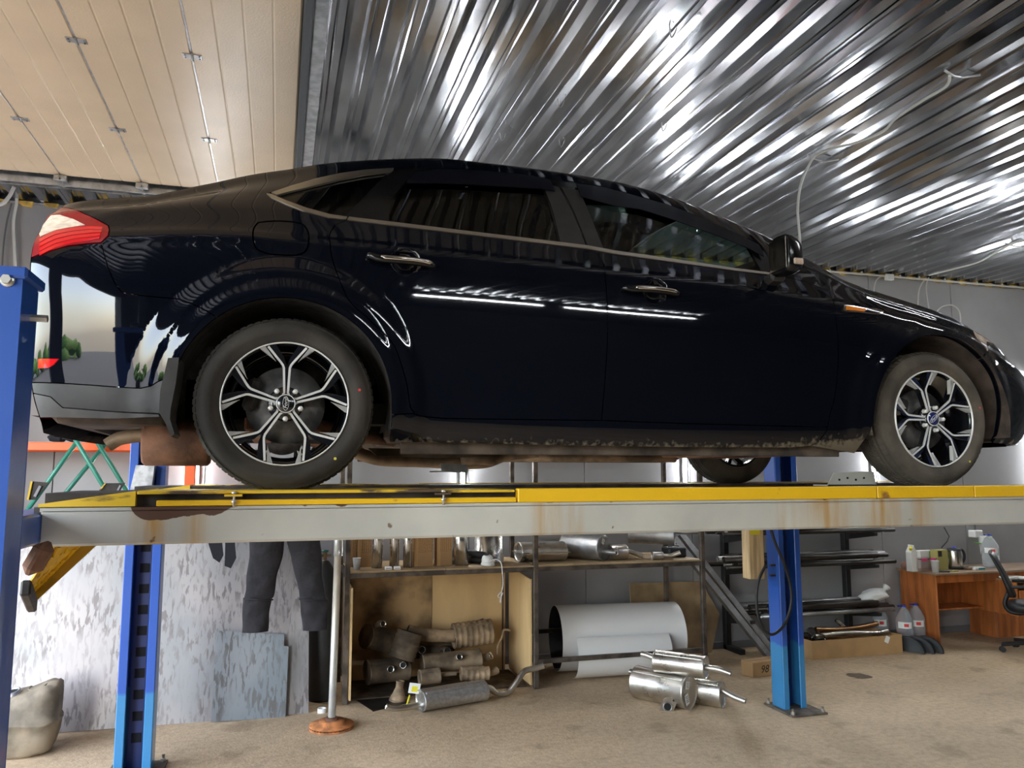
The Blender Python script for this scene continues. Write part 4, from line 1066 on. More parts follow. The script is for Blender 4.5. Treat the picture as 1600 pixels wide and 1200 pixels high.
# rusty pivot bracket beside the post
pv = AY(60, 872, 2.62); MB().box(pv, (.05, .08, .10), rmat('Y', 25), .02).build('pivot_bracket', 'rust_brown', lift)
# raised wheel stop flaps
for (pts, Y) in ((((149, 775), (165, 755), (196, 754.7), (183, 773)), 4.45), (((44, 781), (50, 752), (76, 754), (55, 781)), 3.05)):
    q = [AY(a, b, Y) for a, b in pts]
    fl = MB().prism([(p.x, p.z) for p in q], (0, Y, 0), (1, 0, 0), (0, 0, 1), (0, 1, 0), .006).build('wheel_stop_flap', 'steel_dark', lift)
    MB().beam(q[0]-Vector((0, .003, 0)), q[1]-Vector((0, .003, 0)), .006, .006).build('flap_edge', 'yellow_worn', fl)
    m0 = (q[2]+q[3])/2; MB().beam(m0+Vector((-.02, -.004, -.018)), m0+Vector((-.005, -.004, .018)), .004, .008).build('flap_slot', 'wall_grey', fl)
# cross beams
for X in (-.76, 3.72):
    MB().bx(X-.07, X+.07, 2.30, 2*CY-2.30, 1.542, 1.636, .008).build('cross_beam', 'beam_grey' if X > 0 else 'post_blue', lift)
# posts
def post(x0, x1, near):
    xm = (x0+x1)/2
    if near: yb, yf, s = 2.19, 2.33, 1
    else: yb, yf, s = 2*CY-2.19, 2*CY-2.34, -1
    H_ = 2.238
    po = MB().bx(x0, x1, min(yb, yb+s*.012), max(yb, yb+s*.012), .012, H_).build('post', 'post_blue', lift)
    fw_ = (x1-x0)*.25
    for (a, c) in ((x0, x0+.010), (x1-.010, x1)): MB().bx(a, c, min(yb+s*.012, yf-s*.012), max(yb+s*.012, yf-s*.012), .012, H_).build('post_side', 'post_blue', po)
    for (a, c) in ((x0, x0+fw_), (x1-fw_, x1)): MB().bx(a, c, min(yf, yf-s*.012), max(yf, yf-s*.012), .012, H_, .004).build('post_lip', 'post_blue', po)
    MB().bx(xm-.05, xm+.05, min(yb+s*.045, yb+s*.03), max(yb+s*.045, yb+s*.03), .012, H_).build('safety_ladder', 'post_blue_dark', po)
    for k in range(17):
        z = .16+.125*k
        MB().bx(xm-.028, xm+.028, min(yb+s*.0475, yb+s*.04), max(yb+s*.0475, yb+s*.04), z, z+.055).build('ladder_slot', 'slot_dark', po)
    MB().bx(x0-.012, x1+.012, min(yb-s*.012, yf+s*.012), max(yb-s*.012, yf+s*.012), H_, H_+.03, .006).build('post_cap', 'post_blue', po)
    bp = MB().bx(x0-.04, x1+.07, min(yb-s*.06, yf+s*.15), max(yb-s*.06, yf+s*.15), 0, .014, .003).build('base_plate', 'base_plate', po)
    for (bx_, by_) in ((x0-.015, yf+s*.12), (x1+.045, yf+s*.12), (x0-.015, yb-s*.035), (x1+.045, yb-s*.035)):
        MB().cyl((bx_, by_, .012), (bx_, by_, .055), .009, n=8).cyl((bx_, by_, .014), (bx_, by_, .030), .016, n=6, smooth=False).build('anchor_bolt', 'bolt', bp)
    return po
pn_ = post(-.855, -.625, True); post(-.867, -.663, False); post(3.672, 3.866, False); post(3.57, 3.86, True)
pz = AY(12, 438, 2.19)
MB().cyl((pz.x, 2.172, pz.z), (pz.x, 2.19, pz.z), .012, n=6, smooth=False).lathe([(.017, 0), (.015, .003), (0, .004)], (pz.x, 2.188, pz.z), (0, -1, 0), 16).build('cap_bolt', 'bolt', pn_)
MB().cyl((-.63, 2.27, 2.155), (-.585, 2.27, 2.155), .010, n=6, smooth=False).build('cap_bolt', 'bolt', pn_)
MB().cyl((-.80, 2.26, 2.26), (-.80, 2.26, 2.30), .012, n=8).build('cable_end', 'steel_dark', pn_)
# cover box on the far rear post and control hose on the far front post
cv = [AY(a, b, 5.24) for a, b in ((205, 765), (214, 727), (243, 727), (238, 765))]
MB().prism([(p.x, p.z) for p in cv], (0, 5.20, 0), (1, 0, 0), (0, 0, 1), (0, 1, 0), .08).build('cover_box', 'galv_dull', lift)
hp = [AY(a, b, 5.20) for a, b in ((1203, 822), (1212, 850), (1225, 880), (1235, 915), (1236, 945), (1226, 975), (1208, 991), (1194, 984), (1184, 960), (1182, 930), (1186, 905), (1196, 884))]
MB().tube(catmull(hp, 6), .011, 10).build('control_hose', 'hose', lift)
for py in (883, 899): 
    q = AY(1207, py, 5.26); MB().box(q, (.045, .02, .016), None, .003).build('hose_clip', 'hose', lift)
# timber block strapped to the far front post
mat('timber', (.50, .36, .20), rough=.7, vary=.25, scale=4, stretch=(8, 8, .6), detail=6)
mat('label_yellow', (.75, .65, .03), rough=.6)
q = AY(1184, 905, 5.3)
tb = thing('timber_block', 'pale upright timber block beside the blue post with the hanging hose', 'timber', (q.x, 5.35, q.z))
MB().bx(-.066, .066, -.05, .05, 0, .62, .006).build('block', 'timber', tb); MB().bx(-.05, .03, -.052, -.05, .33, .40).build('label', 'label_yellow', tb)
# steel wheel chock on the near runway by the front wheel
ck = [AY(a, b, 3.05) for a, b in ((1293, 762), (1303, 741), (1366, 739), (1370, 762))]
wc = thing('wheel_chock', 'grey folded steel wheel chock on the runway before the front wheel', 'wheel chock', ((ck[0].x+ck[3].x)/2, 3.1, RTOP))
cx_ = (ck[0].x+ck[3].x)/2
MB().prism([(p.x-cx_, p.z-ck[0].z) for p in ck], (0, -.05, 0), (1, 0, 0), (0, 0, 1), (0, 1, 0), .006).build('plate', 'beam_grey', wc)
MB().bx(ck[0].x-cx_, ck[3].x-cx_, -.05, .05, 0, .006).build('foot', 'beam_grey', wc)
for k in range(4):
    xx = -.07+.045*k; MB().cyl((xx, -.053, .028+.008*(k % 2)), (xx, -.049, .028+.008*(k % 2)), .005, n=10).build('hole', 'slot_dark', wc)
# ================================================================== stored things along the back wall
mat('sheet_patina', (.5, .5, .5), rough=.5)
def sheet_mat(name, light, dark, seed):
    m = MAT.get(name) or mat(name, light, rough=.5, metal=0.0); N, L, b = nodes(m)
    tc = N.new('ShaderNodeTexCoord')
    def noise(sc, stretch, off=0, det=8, dist=0):
        mp = N.new('ShaderNodeMapping'); mp.inputs['Scale'].default_value = stretch; mp.inputs['Location'].default_value = (seed+off, 0, 0); L.new(tc.outputs['Object'], mp.inputs[0])
        t = N.new('ShaderNodeTexNoise'); t.inputs['Scale'].default_value = sc; t.inputs['Detail'].default_value = det; t.inputs['Distortion'].default_value = dist; L.new(mp.outputs[0], t.inputs['Vector']); return t.outputs[0]
    def ramp(f, p0, c0, p1, c1):
        r = N.new('ShaderNodeValToRGB'); e = r.color_ramp.elements; e[0].position = p0; e[1].position = p1; e[0].color = (*c0, 1); e[1].color = (*c1, 1); L.new(f, r.inputs[0]); return r
    a = noise(44, (1, 1, .20), 0, 10, .4); r1 = ramp(a, .50, (0, 0, 0), .57, (1, 1, 1))
    a2 = noise(7, (1, 1, .5), 9, 6, .6); r2 = ramp(a2, .40, (.15, .15, .15), .60, (1, 1, 1))
    ml = N.new('ShaderNodeMix'); ml.data_type = 'RGBA'; ml.blend_type = 'MULTIPLY'; ml.inputs[0].default_value = 1; L.new(r1.outputs[0], ml.inputs[6]); L.new(r2.outputs[0], ml.inputs[7])
    base = ramp(noise(1.4, (1, 1, 1), 5, 3), .38, light, .62, (light[0]*.72, light[1]*.80, light[2]*.84))
    mx = N.new('ShaderNodeMix'); mx.data_type = 'RGBA'; L.new(ml.outputs[2], mx.inputs[0]); L.new(base.outputs[0], mx.inputs[6]); mx.inputs[7].default_value = (*dark, 1)
    L.new(mx.outputs[2], b.inputs['Base Color']); b.inputs['Metallic'].default_value = .35; b.inputs['Roughness'].default_value = .42
sheet_mat('sheet_patina', (.40, .36, .345), (.19, .17, .165), 3)
sheet_mat('sheet_patina_dark', (.30, .31, .32), (.15, .145, .14), 11)
mat('cloth_dark', (.020, .018, .021), rough=.95, vary=.25, scale=12, bump=.5, bscale=25)
mat('cloth_black', (.016, .016, .02), rough=.95, bump=.5, bscale=25)
mat('rack_steel', (.10, .08, .065), rough=.55, metal=.5, vary=.4, scale=10)
mat('rack_black', (.012, .012, .013), rough=.5)
mat('orange_rack', (.85, .13, .03), rough=.4)
mat('green_tube', (.03, .20, .14), rough=.35)
mat('plywood', (.62, .42, .20), rough=.6, vary=.14, scale=3, stretch=(1, 1, .3), detail=7)
mat('plywood_dirty', (.52, .34, .16), rough=.65, col2=(.16, .10, .05), scale=3.5, thr=(.36, .56), detail=10)
mat('board_brown', (.40, .28, .15), rough=.75, col2=(.24, .16, .085), scale=5, thr=(.35, .6), detail=9)
mat('cardboard', (.42, .25, .11), rough=.8, vary=.08, scale=5)
mat('cardboard_dark', (.33, .19, .085), rough=.8, vary=.1, scale=5)
mat('ink', (.02, .018, .016), rough=.8)
mat('paper', (.78, .77, .73), rough=.7)
mat('steel_bright', (.68, .66, .62), rough=.24, metal=1.0, vary=.1, scale=12, rvary=.08)
mat('steel_satin', (.58, .55, .50), rough=.33, metal=1.0, vary=.15, scale=7, rvary=.1, bump=.12, bscale=9)
mat('steel_grey', (.36, .36, .36), rough=.45, metal=.9, vary=.15, scale=10)
mat('old_muffler', (.20, .145, .09), rough=.75, metal=.25, vary=.45, scale=6, bump=.25, bscale=30)
mat('old_muffler_dark', (.10, .072, .045), rough=.8, metal=.25, vary=.45, scale=7, bump=.25, bscale=30)
mat('old_muffler_pale', (.30, .21, .125), rough=.75, metal=.2, vary=.4, scale=8, bump=.2, bscale=30)
mat('pipe_dark', (.05, .043, .037), rough=.42, metal=.75, vary=.35, scale=5)
mat('pipe_inside', (.008, .007, .006), rough=.9)
mat('roll_white', (.74, .72, .69), rough=.28, coat=.3)
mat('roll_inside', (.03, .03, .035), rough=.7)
mat('cyl_dark', (.022, .024, .026), rough=.5, vary=.2, scale=9)
mat('rust_orange', (.42, .155, .05), rough=.85, vary=.35, scale=14, bump=.3, bscale=60)
mat('pole_grey', (.52, .49, .43), rough=.4, metal=.5, vary=.12, scale=6)
# ---------------- metal sheets leaning on the left
def leaning(name, label, cat, px_poly, yb, lean, th, m, group=None):
    """flat sheet: outline measured on the photograph, set on the plane leaning back from y=yb at the floor"""
    pts = []
    for a, b in px_poly:
        Y = yb
        for _ in range(8):
            p = AY(a, b, Y); Y = yb + lean*max(p.z, 0)
        pts.append(AY(a, b, Y))
    zmin = min(p.z for p in pts)
    base = Vector((sum(p.x for p in pts)/len(pts), yb, 0)); k = math.hypot(1, lean)
    t = thing(name, label, cat, base, 0, group)
    MB().prism([(p.x-base.x, (p.z-max(zmin, 0) + (max(zmin, 0) if zmin > .05 else 0))*k) for p in pts], (0, 0, 0), (1, 0, 0), (0, lean/k, 1/k), (0, 1/k, -lean/k), th).build('sheet', m, t)
    return t
leaning('steel_sheet', 'tall patinated steel sheet leaning behind the blue post on the left', 'steel sheet', ((-120, 1160), (482, 1116), (483, 800), (-120, 815)), 6.27, .16, .004, 'sheet_patina', 'leaning steel sheets')
leaning('steel_sheet', 'small notched steel sheet leaning at the foot of the tall sheet', 'steel sheet', ((330, 1128), (446, 1121), (451, 1010), (444, 1009), (444, 991), (338, 985)), 6.225, .13, .004, 'sheet_patina_dark', 'leaning steel sheets')
# ---------------- hanging work trousers and rags
def trousers():
    t = thing('work_trousers', 'dark work trousers hanging below the runway', 'trousers', (AY(440, 985, 6.05).x, 6.05, AY(440, 985, 6.05).z))
    def leg(pts):
        mb = MB(); rings = []
        for i, (xl, xr, y) in enumerate(pts):
            a, b = AY(xl, y, 6.05), AY(xr, y, 6.05); c = (a+b)/2; hw = (b-a).length/2; rg = []
            for k in range(28):
                an = 2*PI*k/28
                w = 1+.10*math.sin(3*an+i*.9)+.05*math.sin(7*an-i*1.7)
                rg.append(Vector((c.x+hw*math.cos(an)*(1+.03*math.sin(5*an+i)), 6.05+.045*w*math.sin(an), c.z)))
            rings.append(rg)
        n = 28; mb.add([p for r in rings for p in r], [(i*n+j, i*n+(j+1) % n, (i+1)*n+(j+1) % n, (i+1)*n+j)[::-1] for i in range(len(rings)-1) for j in range(n)], True)
        return mb
    def fine(p, k=4):
        return [tuple(v) for v in catmull(p, k)]
    l1 = leg(fine([(388, 448, 780), (390, 446, 830), (389, 441, 870), (385, 432, 905), (382, 428, 932), (379, 424, 938), (379, 421, 960), (378, 419, 987)]))
    l2 = leg(fine([(440, 500, 780), (446, 500, 830), (454, 502, 870), (463, 504, 905), (468, 508, 932), (468, 512, 938), (471, 512, 960), (473, 510, 984)]))
    bw(l1, 'leg', 'cloth_dark', t); bw(l2, 'leg', 'cloth_dark', t)
    for (a, b, y) in ((380, 427, 935), (467, 511, 936)):
        p, q_ = AY(a, y, 6.0), AY(b, y+2, 6.0); bw(MB().tube([p, (p+q_)/2+Vector((0, -.008, -.004)), q_], .006, 6), 'knee_seam', 'cloth_dark', t)
    wb_ = MB(); a, b = AY(386, 775, 6.05), AY(502, 775, 6.05)
    wb_.box((a+b)/2, ((b-a).length, .10, .07), None, .03); bw(wb_, 'waistband', 'cloth_dark', t)
trousers()
rg = thing('black_rag', 'black rag hanging under the runway left of the trousers', 'rag', AY(348, 888, 6.1))
mb = MB()
for (pl) in (((322, 780), (326, 850), (333, 872), (343, 879), (349, 868), (347, 850), (350, 780)), ((350, 780), (352, 852), (351, 884), (361, 888), (369, 872), (367, 850), (366, 780))):
    P_ = [AY(a, b, 6.1) for a, b in pl]
    mb.prism([(p.x, p.z) for p in P_], (0, 6.09, 0), (1, 0, 0), (0, 0, 1), (0, 1, 0), .03)
bw(mb, 'cloth', 'cloth_black', rg)
# ---------------- dark gas cylinder
q = AZ(500, 1070, 0); gc = thing('gas_cylinder', 'tall dark gas cylinder standing behind the grey pole stand', 'gas cylinder', (.385, 6.62, 0))
MB().lathe([(0, 0), (.10, 0), (.108, .02), (.108, .88), (.09, .98), (.045, 1.05), (.03, 1.07), (0, 1.07)], (0, 0, 0), (0, 0, 1), 28).build('body', 'cyl_dark', gc)
MB().cyl((0, 0, 1.06), (0, 0, 1.14), .016, n=12).cyl((-.03, 0, 1.11), (.05, 0, 1.11), .011, n=10).build('valve', 'exhaust_old', gc)
MB().lathe([(.0, 1.14), (.028, 1.14), (.028, 1.155), (0, 1.158)], (0, 0, 0), (0, 0, 1), 12).build('hand_wheel', 'green_tube', gc)
# ---------------- pole stand on a brake disc
ps = thing('pole_stand', 'grey pole stand welded on a rusty brake disc on the floor', 'pole stand', (.415, 5.865, 0))
dsc = MB().lathe([(.03, 0), (.152, 0), (.152, .010), (.10, .010)], (0, 0, 0), (0, 0, 1), 56).lathe([(.10, .019), (.152, .019), (.152, .029), (.09, .029), (.088, .055), (.03, .055)], (0, 0, 0), (0, 0, 1), 56).build('brake_disc', 'rust_orange', ps)
vn = MB()
for k in range(36):
    a = 2*PI*k/36; vn.beam((.10*math.cos(a), .10*math.sin(a), .0145), (.150*math.cos(a+.1), .150*math.sin(a+.1), .0145), .005, .010)
vn.build('vent_ribs', 'rust_brown', dsc)['kind'] = 'stuff'
MB().cyl((0, 0, .05), (0, 0, .075), .05, .038, n=24).build('weld_collar', 'rust_brown', ps)
MB().cyl((0, 0, .06), (.02, 0, 1.47), .026, n=24).cyl((.018, 0, 1.18), (.02, 0, 1.47), .032, n=24).build('pole', 'pole_grey', ps)
MB().cyl((.02, -.06, 1.22), (.02, .05, 1.22), .007, n=10).lathe([(.02+.004*math.cos(2*PI*k/6), .004*math.sin(2*PI*k/6)) for k in range(7)], (.02, -.06, 1.205), (1, 0, 0), 16).build('lock_pin', 'steel_grey', ps)
# ---------------- pallet rack and green trestle on the left
pr = thing('pallet_rack', 'orange beam rack with orange post against the back wall', 'storage rack', (-1.2, 6.95, 0))
for X in (-2.2, -.68):
    bw(MB().bx(X-.04, X+.04, 6.88, 6.96, 0, 2.6, .006), 'rack_post', 'orange_rack', pr)
for Y in (6.86, 7.2):
    bw(MB().bx(-2.3, -.68, Y-.02, Y+.02, 1.945, 2.01, .006), 'rack_beam', 'orange_rack', pr)
bw(MB().bx(-2.3, -.72, 6.88, 7.2, 2.0, 2.012), 'shelf_board', 'galv_dull', pr)
gt = thing('trestle', 'green tubular folding trestle below the tail of the car', 'trestle', (-1.3, 6.7, 0))
for (p0, p1, Y) in (((96, 650), (163, 762), 6.60), ((142, 660), (66, 765), 6.64), ((130, 655), (200, 770), 6.76), ((170, 688), (92, 783), 6.80)):
    a, b = AY(*p0, Y), AY(*p1, Y); d = (b-a); s = (1.1-a.z)/d.z
    e = a + d*min(s, 1.7)
    bw(MB().tube([a - d*.15, e], .017, 12), 'strut', 'green_tube', gt)
for Y in (6.62, 6.78):
    for X0 in (-1.75, -.90): bw(MB().tube([(X0, Y, 0), (X0, Y, 1.35)], .017, 12), 'leg', 'green_tube', gt)
    bw(MB().tube([(-1.75, Y, 1.35), (-.90, Y, 1.35)], .017, 12), 'cross_bar', 'green_tube', gt)
# dark glove lying on the orange beam
gp = AY(90, 688, 6.9); gl = thing('work_glove', 'black work glove lying on the orange rack beam', 'glove', (gp.x, 6.95, 2.012))
MB().box((-.02, 0, .03), (.12, .10, .06), rmat('Y', 12), .025).build('palm', 'cloth_black', gl)
for k in range(4): MB().tube([(.03, -.035+.023*k, .035), (.075, -.04+.026*k, .028-.004*k), (.11, -.04+.026*k, .012)], .011, 8).build('finger', 'cloth_black', gl)
MB().tube([(-.02, -.04, .05), (0, -.07, .06), (.03, -.08, .055)], .012, 8).build('thumb', 'cloth_black', gl)
# ---------------- steel shelf rack
RX = (.548, 2.10, 3.67); RYf, RYb = 6.42, 7.12; SZ_ = 1.0
rk = thing('shelf_rack', 'brown welded steel shelf rack with a wooden shelf under the runway', 'shelf rack', (2.1, 6.77, 0))
for X in RX:
    for Y in (RYf, RYb):
        bw(MB().bx(X-.02, X+.02, Y-.02, Y+.02, 0, 2.45, .003), 'upright', 'rack_steel', rk)
    bw(MB().bx(X-.015, X+.015, RYf, RYb, SZ_-.045, SZ_-.015), 'side_bar', 'rack_steel', rk)
    bw(MB().bx(X-.015, X+.015, RYf, RYb, 2.2, 2.23), 'side_bar', 'rack_steel', rk)
for Y in (RYf, RYb):
    bw(MB().bx(RX[0], RX[2], Y-.018, Y+.018, SZ_-.05, SZ_-.014, .002), 'shelf_rail', 'rack_steel', rk)
    bw(MB().bx(RX[0], RX[2], Y-.018, Y+.018, 2.2, 2.236, .002), 'shelf_rail', 'rack_steel', rk)
bw(MB().bx(RX[1], RX[2], RYf-.018, RYf+.018, .20, .236, .002), 'lower_rail', 'rack_steel', rk)
bw(MB().bx(RX[1], RX[2], RYb-.018, RYb+.018, .30, .336, .002), 'lower_rail', 'rack_steel', rk)
for (a, b) in ((RX[0]+.02, 1.33), (1.335, 2.08), (2.12, 2.9), (2.905, RX[2])):
    bw(MB().bx(a, b, RYf-.01, RYb+.03, SZ_-.014, SZ_, .002), 'shelf_board', 'board_brown', rk)
bw(MB().bx(RX[0], RX[2], RYf, RYb, 2.236, 2.25), 'top_board', 'board_brown', rk)
# plywood bin under the shelf
bn = thing('plywood_bin', 'open plywood bin under the shelf full of old silencers', 'bin', (1.3, 6.8, 0))
bw(MB().bx(.60, 1.345, 7.07, 7.085, 0, .93), 'back_board', 'plywood_dirty', bn)
bw(MB().bx(1.35, 2.02, 7.07, 7.085, 0, .93), 'back_board', 'plywood', bn)
bw(MB().bx(1.99, 2.00, 7.055, 7.07, .0, .93), 'corner_strip', 'rack_steel', bn)
bw(MB().prism([(6.43, .03), (7.07, .03), (7.07, .93), (6.43, .885)], (2.055, 0, 0), (0, 1, 0), (0, 0, 1), (1, 0, 0), .014), 'side_board', 'plywood', bn)
bw(MB().bx(.575, .589, 6.36, 7.07, .04, .88), 'side_board', 'plywood', bn)
bw(MB().bx(.60, 2.05, 6.50, 7.07, .002, .012), 'floor_board', 'old_muffler_dark', bn)
# line the clothes hang on
cl = thing('clothes_line', 'thin wire line behind the runway carrying the hanging clothes', 'wire', (-.1, 6.08, 1.6))
zc = AY(440, 776, 6.05).z+.03
MB().tube([(-1.3, .0, zc-1.6), (-.3, .0, zc-1.6), (.62, 0, zc-1.6), (.648, .34, zc-1.58)], .003, 6).build('wire', 'steel_grey', cl)
# ================================================================== silencers
def basis(d, upv=(0, 0, 1)):
    d = Vector(d).normalized(); u = Vector(upv) - d*Vector(upv).dot(d)
    if u.length < 1e-3: u = Vector((1, 0, 0))
    u.normalize(); return d, u
def silencer(label, c, d, L, r, sq, m, group, pipes=(), seam=True, name='silencer', upv=(0, 0, 1), ribs=0, flange=None, labels=(), mp=None, inset=.012):
    """drum with axis d, centre c (world), vertical radius r, horizontal radius r*sq; pipes = lists of points in (along, side, up) from the centre"""
    d, u = basis(d, upv); s = d.cross(u)
    c = Vector(c); zb = c.z - r
    t = thing(name, label, 'silencer', (c.x, c.y, max(0, zb)), 0, group); o = c-Vector(t.location)
    def W(a, b, e): return o + d*a + s*b + u*e
    h = L/2
    prof = [(0, -h+inset), (r*.86, -h+inset), (r*.93, -h+inset*.6), (r*.95, -h), (r*1.0, -h+.003), (r*1.0, -h+.012), (r*.97, -h+.02)]
    body = [(r*.97, -h+.02)]
    if ribs:
        for k in range(ribs):
            a = -h+.05+(L-.10)*k/(ribs-1) if ribs > 1 else 0
            body += [(r*.97, a-.012), (r*1.01, a-.006), (r*1.01, a+.006), (r*.97, a+.012)]
    body += [(r*.97, h-.02)]
    full = prof + body[1:-1] + [(a, -b) for a, b in prof[::-1]]
    bo = MB().lathe(full, o, d, 40, sx=1.0, sy=sq, u=u).build('drum', m, t)
    if seam:
        MB().beam(W(-h+.02, r*sq*.60, r*.80), W(h-.02, r*sq*.60, r*.80), .022, .006, .002, upv=(s*.6+u*.8)).build('seam', m, bo)
    for pts, pr_ in pipes:
        P_ = catmull([W(*p) for p in pts], 5) if len(pts) > 2 else [W(*p) for p in pts]
        pp = MB().tube(P_, pr_, 16, caps=False).build('pipe', mp or m, t)
        for e, e2 in ((P_[0], P_[1]), (P_[-1], P_[-2])):
            dd = (e-e2).normalized()
            MB().lathe([(pr_*1.0, 0), (pr_*1.02, .0015), (pr_*.86, .0015), (pr_*.86, -.02), (0, -.02)], e, dd, 16).build('pipe_mouth', 'steel_bright', pp)
            MB().lathe([(pr_*.84, -.012), (0, -.012)], e, dd, 16).build('pipe_bore', 'pipe_inside', pp)
    for (a, b, e, w, hh, ang_) in labels:
        pos = W(a, b, e); nn = d if a > 0 else -d
        x_ = s*math.cos(ang_)+u*math.sin(ang_); y_ = u*math.cos(ang_)-s*math.sin(ang_)
        st = MB().prism([(-w/2, -hh/2), (w/2, -hh/2), (w/2, hh/2), (-w/2, hh/2)], pos, x_, y_, nn, .0012).build('sticker', 'paper', t)
        for k in range(4): MB().beam(pos+x_*(-w*.3)+y_*(hh*(.28-.18*k))+nn*.0014, pos+x_*(w*(.3-.1*(k % 2)))+y_*(hh*(.28-.18*k))+nn*.0014, hh*.06, .0004, upv=nn).build('print', 'ink', st)
    return t, W
mat('steel_perf', (.50, .49, .47), rough=.38, metal=.85, vary=.12, scale=40, bump=.2, bscale=150)
OLD = 'old silencers in the plywood bin'
NEW = 'new silencers on the floor'
# long silencer on the floor in front of the bin
a, b = AZ(655, 1114, 0), AZ(733, 1108, 0)
p0 = Vector((1.075, 6.07, .078)); p1 = Vector((1.60, 6.20, .085)); cc = (p0+p1)/2; dd = p1-p0; Lm = dd.length
t, W = silencer('long perforated-shell silencer with bent tail pipe on the floor before the bin', cc, dd, Lm, .078, 1.25, 'steel_perf', NEW,
    pipes=[([(-Lm/2+.01, .02, -.02), (-Lm/2-.13, .02, -.025), (-Lm/2-.22, .01, -.02), (-Lm/2-.27, 0, -.0)], .021),
           ([(Lm/2-.01, -.01, .015), (Lm/2+.06, -.01, .0), (Lm/2+.12, -.01, -.045), (Lm/2+.22, -.01, -.055), (Lm/2+.30, 0, .02), (Lm/2+.37, .0, .09), (Lm/2+.47, .02, .105), (Lm/2+.53, .04, .12)], .024)], mp='steel_satin')
# heat shield strips of the long one
MB().beam(W(-Lm/2+.02, -.05, .066), W(Lm/2-.02, -.05, .066), .012, .008, .002).build('fold', 'steel_satin', t)
MB().tube([W(-Lm/2-.002, -.05, -.05), W(-Lm/2-.03, -.055, -.06), W(-Lm/2-.06, -.05, -.058)], .006, 8).build('hanger', 'steel_grey', t)
# three bright silencers by the blue post
d1 = Vector((.50, -.866, 0)); c1 = AZ(1078, 1083, .122)-d1*.24; c1.z = .125
t, W = silencer('large bright silencer with a square pipe flange lying lowest of three on the floor', c1, d1, .48, .125, .92, 'steel_satin', NEW,
    pipes=[([(-.235, .0, .06), (-.30, .0, .065)], .022)], labels=[(.232, .02, .055, .05, .055, .2), (.232, .03, -.045, .05, .08, -.3)])
vd = Vector((-.32, -.94, .08)).normalized(); q = AY(1043, 1104, c1.y-.17)-Vector(t.location); fl = W(.10, 0, -.04)
u2, v2 = frame(vd)
pl = [(-.068, -.03), (-.03, -.068), (.0, -.07), (.03, -.06), (.066, .03), (.03, .068), (0, .07), (-.03, .06)]
fo = MB().prism(pl, q, u2, v2, vd, .010).build('flange', 'steel_bright', t)
MB().tube([fl, q-vd*.05, q], .030, 16).build('neck', 'steel_satin', fo)
MB().lathe([(.036, .0), (.036, .003), (.028, .003), (.026, -.03), (0, -.03)], q+vd*.010, vd, 24).build('mouth', 'steel_grey', fo)
MB().lathe([(.026, .0), (.0, .0)], q+vd*.0105, vd, 20).build('bore', 'pipe_inside', fo)
for s_ in (-1, 1): MB().cyl(q+(u2*.045+v2*.045)*s_+vd*.009, q+(u2*.045+v2*.045)*s_+vd*.0112, .007, n=12).build('bolt_hole', 'pipe_inside', fo)
d2 = Vector((.70, -.714, -.02)); c2 = AZ(1104, 1043, .32)-d2.normalized()*.20
silencer('bright silencer lying on top of two others beside the blue post', c2, d2, .40, .085, 1.0, 'steel_satin', NEW,
    pipes=[([(.19, 0, .0), (.27, 0, .0), (.31, .0, -.005), (.38, 0, -.02)], .022), ([(-.19, 0, .01), (-.26, 0, .03), (-.31, 0, .035)], .022)])
d3 = Vector((.62, -.785, 0)); c3 = AZ(1116, 1083, .10)-d3*.05; c3.z = .098
silencer('small bright silencer with a taped pipe mouth, rightmost of the three', c3, d3, .24, .098, .75, 'steel_satin', NEW,
    pipes=[([(.12, 0, .03), (.20, 0, .0), (.29, 0, -.02)], .022)], labels=[(.122, -.03, -.05, .03, .05, .1)])
# ---- old silencers inside the bin (world positions measured through the bin opening)
def P_(px, py, Y): return AY(px, py, Y)
def old(label, px, py, Y, d, L, r, sq, m, pipes=(), ribs=0, upv=(0, 0, 1)):
    r *= 1.12; c = P_(px, py, Y); c.z = max(c.z, r+.014)
    return silencer(label, c, d, L, r, sq, m, OLD, pipes, True, 'old_silencer', upv, ribs)
def faceto(px, py, Y):  # pipe mouth pointing at the room
    return AY(px, py, Y)
old('rusty old silencer with one round mouth, lowest at the left of the bin', 605, 1047, 6.66, (1, .15, 0), .34, .085, 1.35, 'old_muffler_dark', [([(-.02, .06, .03), (-.02, .17, .045)], .028)])
old('dusty oval old silencer leaning at the upper left of the bin', 600, 1000, 6.86, (.75, .3, -.25), .36, .09, 1.2, 'old_muffler_dark', [([(-.1, .0, .05), (-.14, .09, .12), (-.15, .17, .13)], .026)])
old('ribbed old silencer standing in the left middle of the bin', 634, 1008, 6.63, (.35, .1, 1), .22, .075, 1.3, 'old_muffler_dark', ribs=4, upv=(0, 1, 0))
old('long old silencer with wide ribbed end across the top of the pile', 738, 990, 6.80, (1, 0, .06), .34, .095, 1.05, 'old_muffler_pale', [([(-.16, 0, 0), (-.30, 0, .02), (-.45, .02, .05), (-.56, .02, .09)], .055)], ribs=6)
old('long flat old silencer lying across the middle of the bin', 705, 1033, 6.68, (1, 0, .03), .50, .070, 1.35, 'old_muffler', [([(.24, 0, -.0), (.30, .0, .0), (.34, .02, .02)], .035), ([(.03, .05, .03), (.04, .14, .06)], .026)])
old('short pale old silencer with pressed ribs at the right of the bin', 742, 1052, 6.52, (1, -.1, -.04), .24, .050, 1.25, 'old_muffler_pale', [([(.11, 0, 0), (.16, -.01, .01), (.19, -.02, .02)], .03)], ribs=4)
old('small brown old silencer with a clamp below the flat one', 671, 1057, 6.50, (1, .05, .03), .17, .055, 1.1, 'old_muffler', [([(.08, 0, 0), (.22, 0, .0)], .016)])
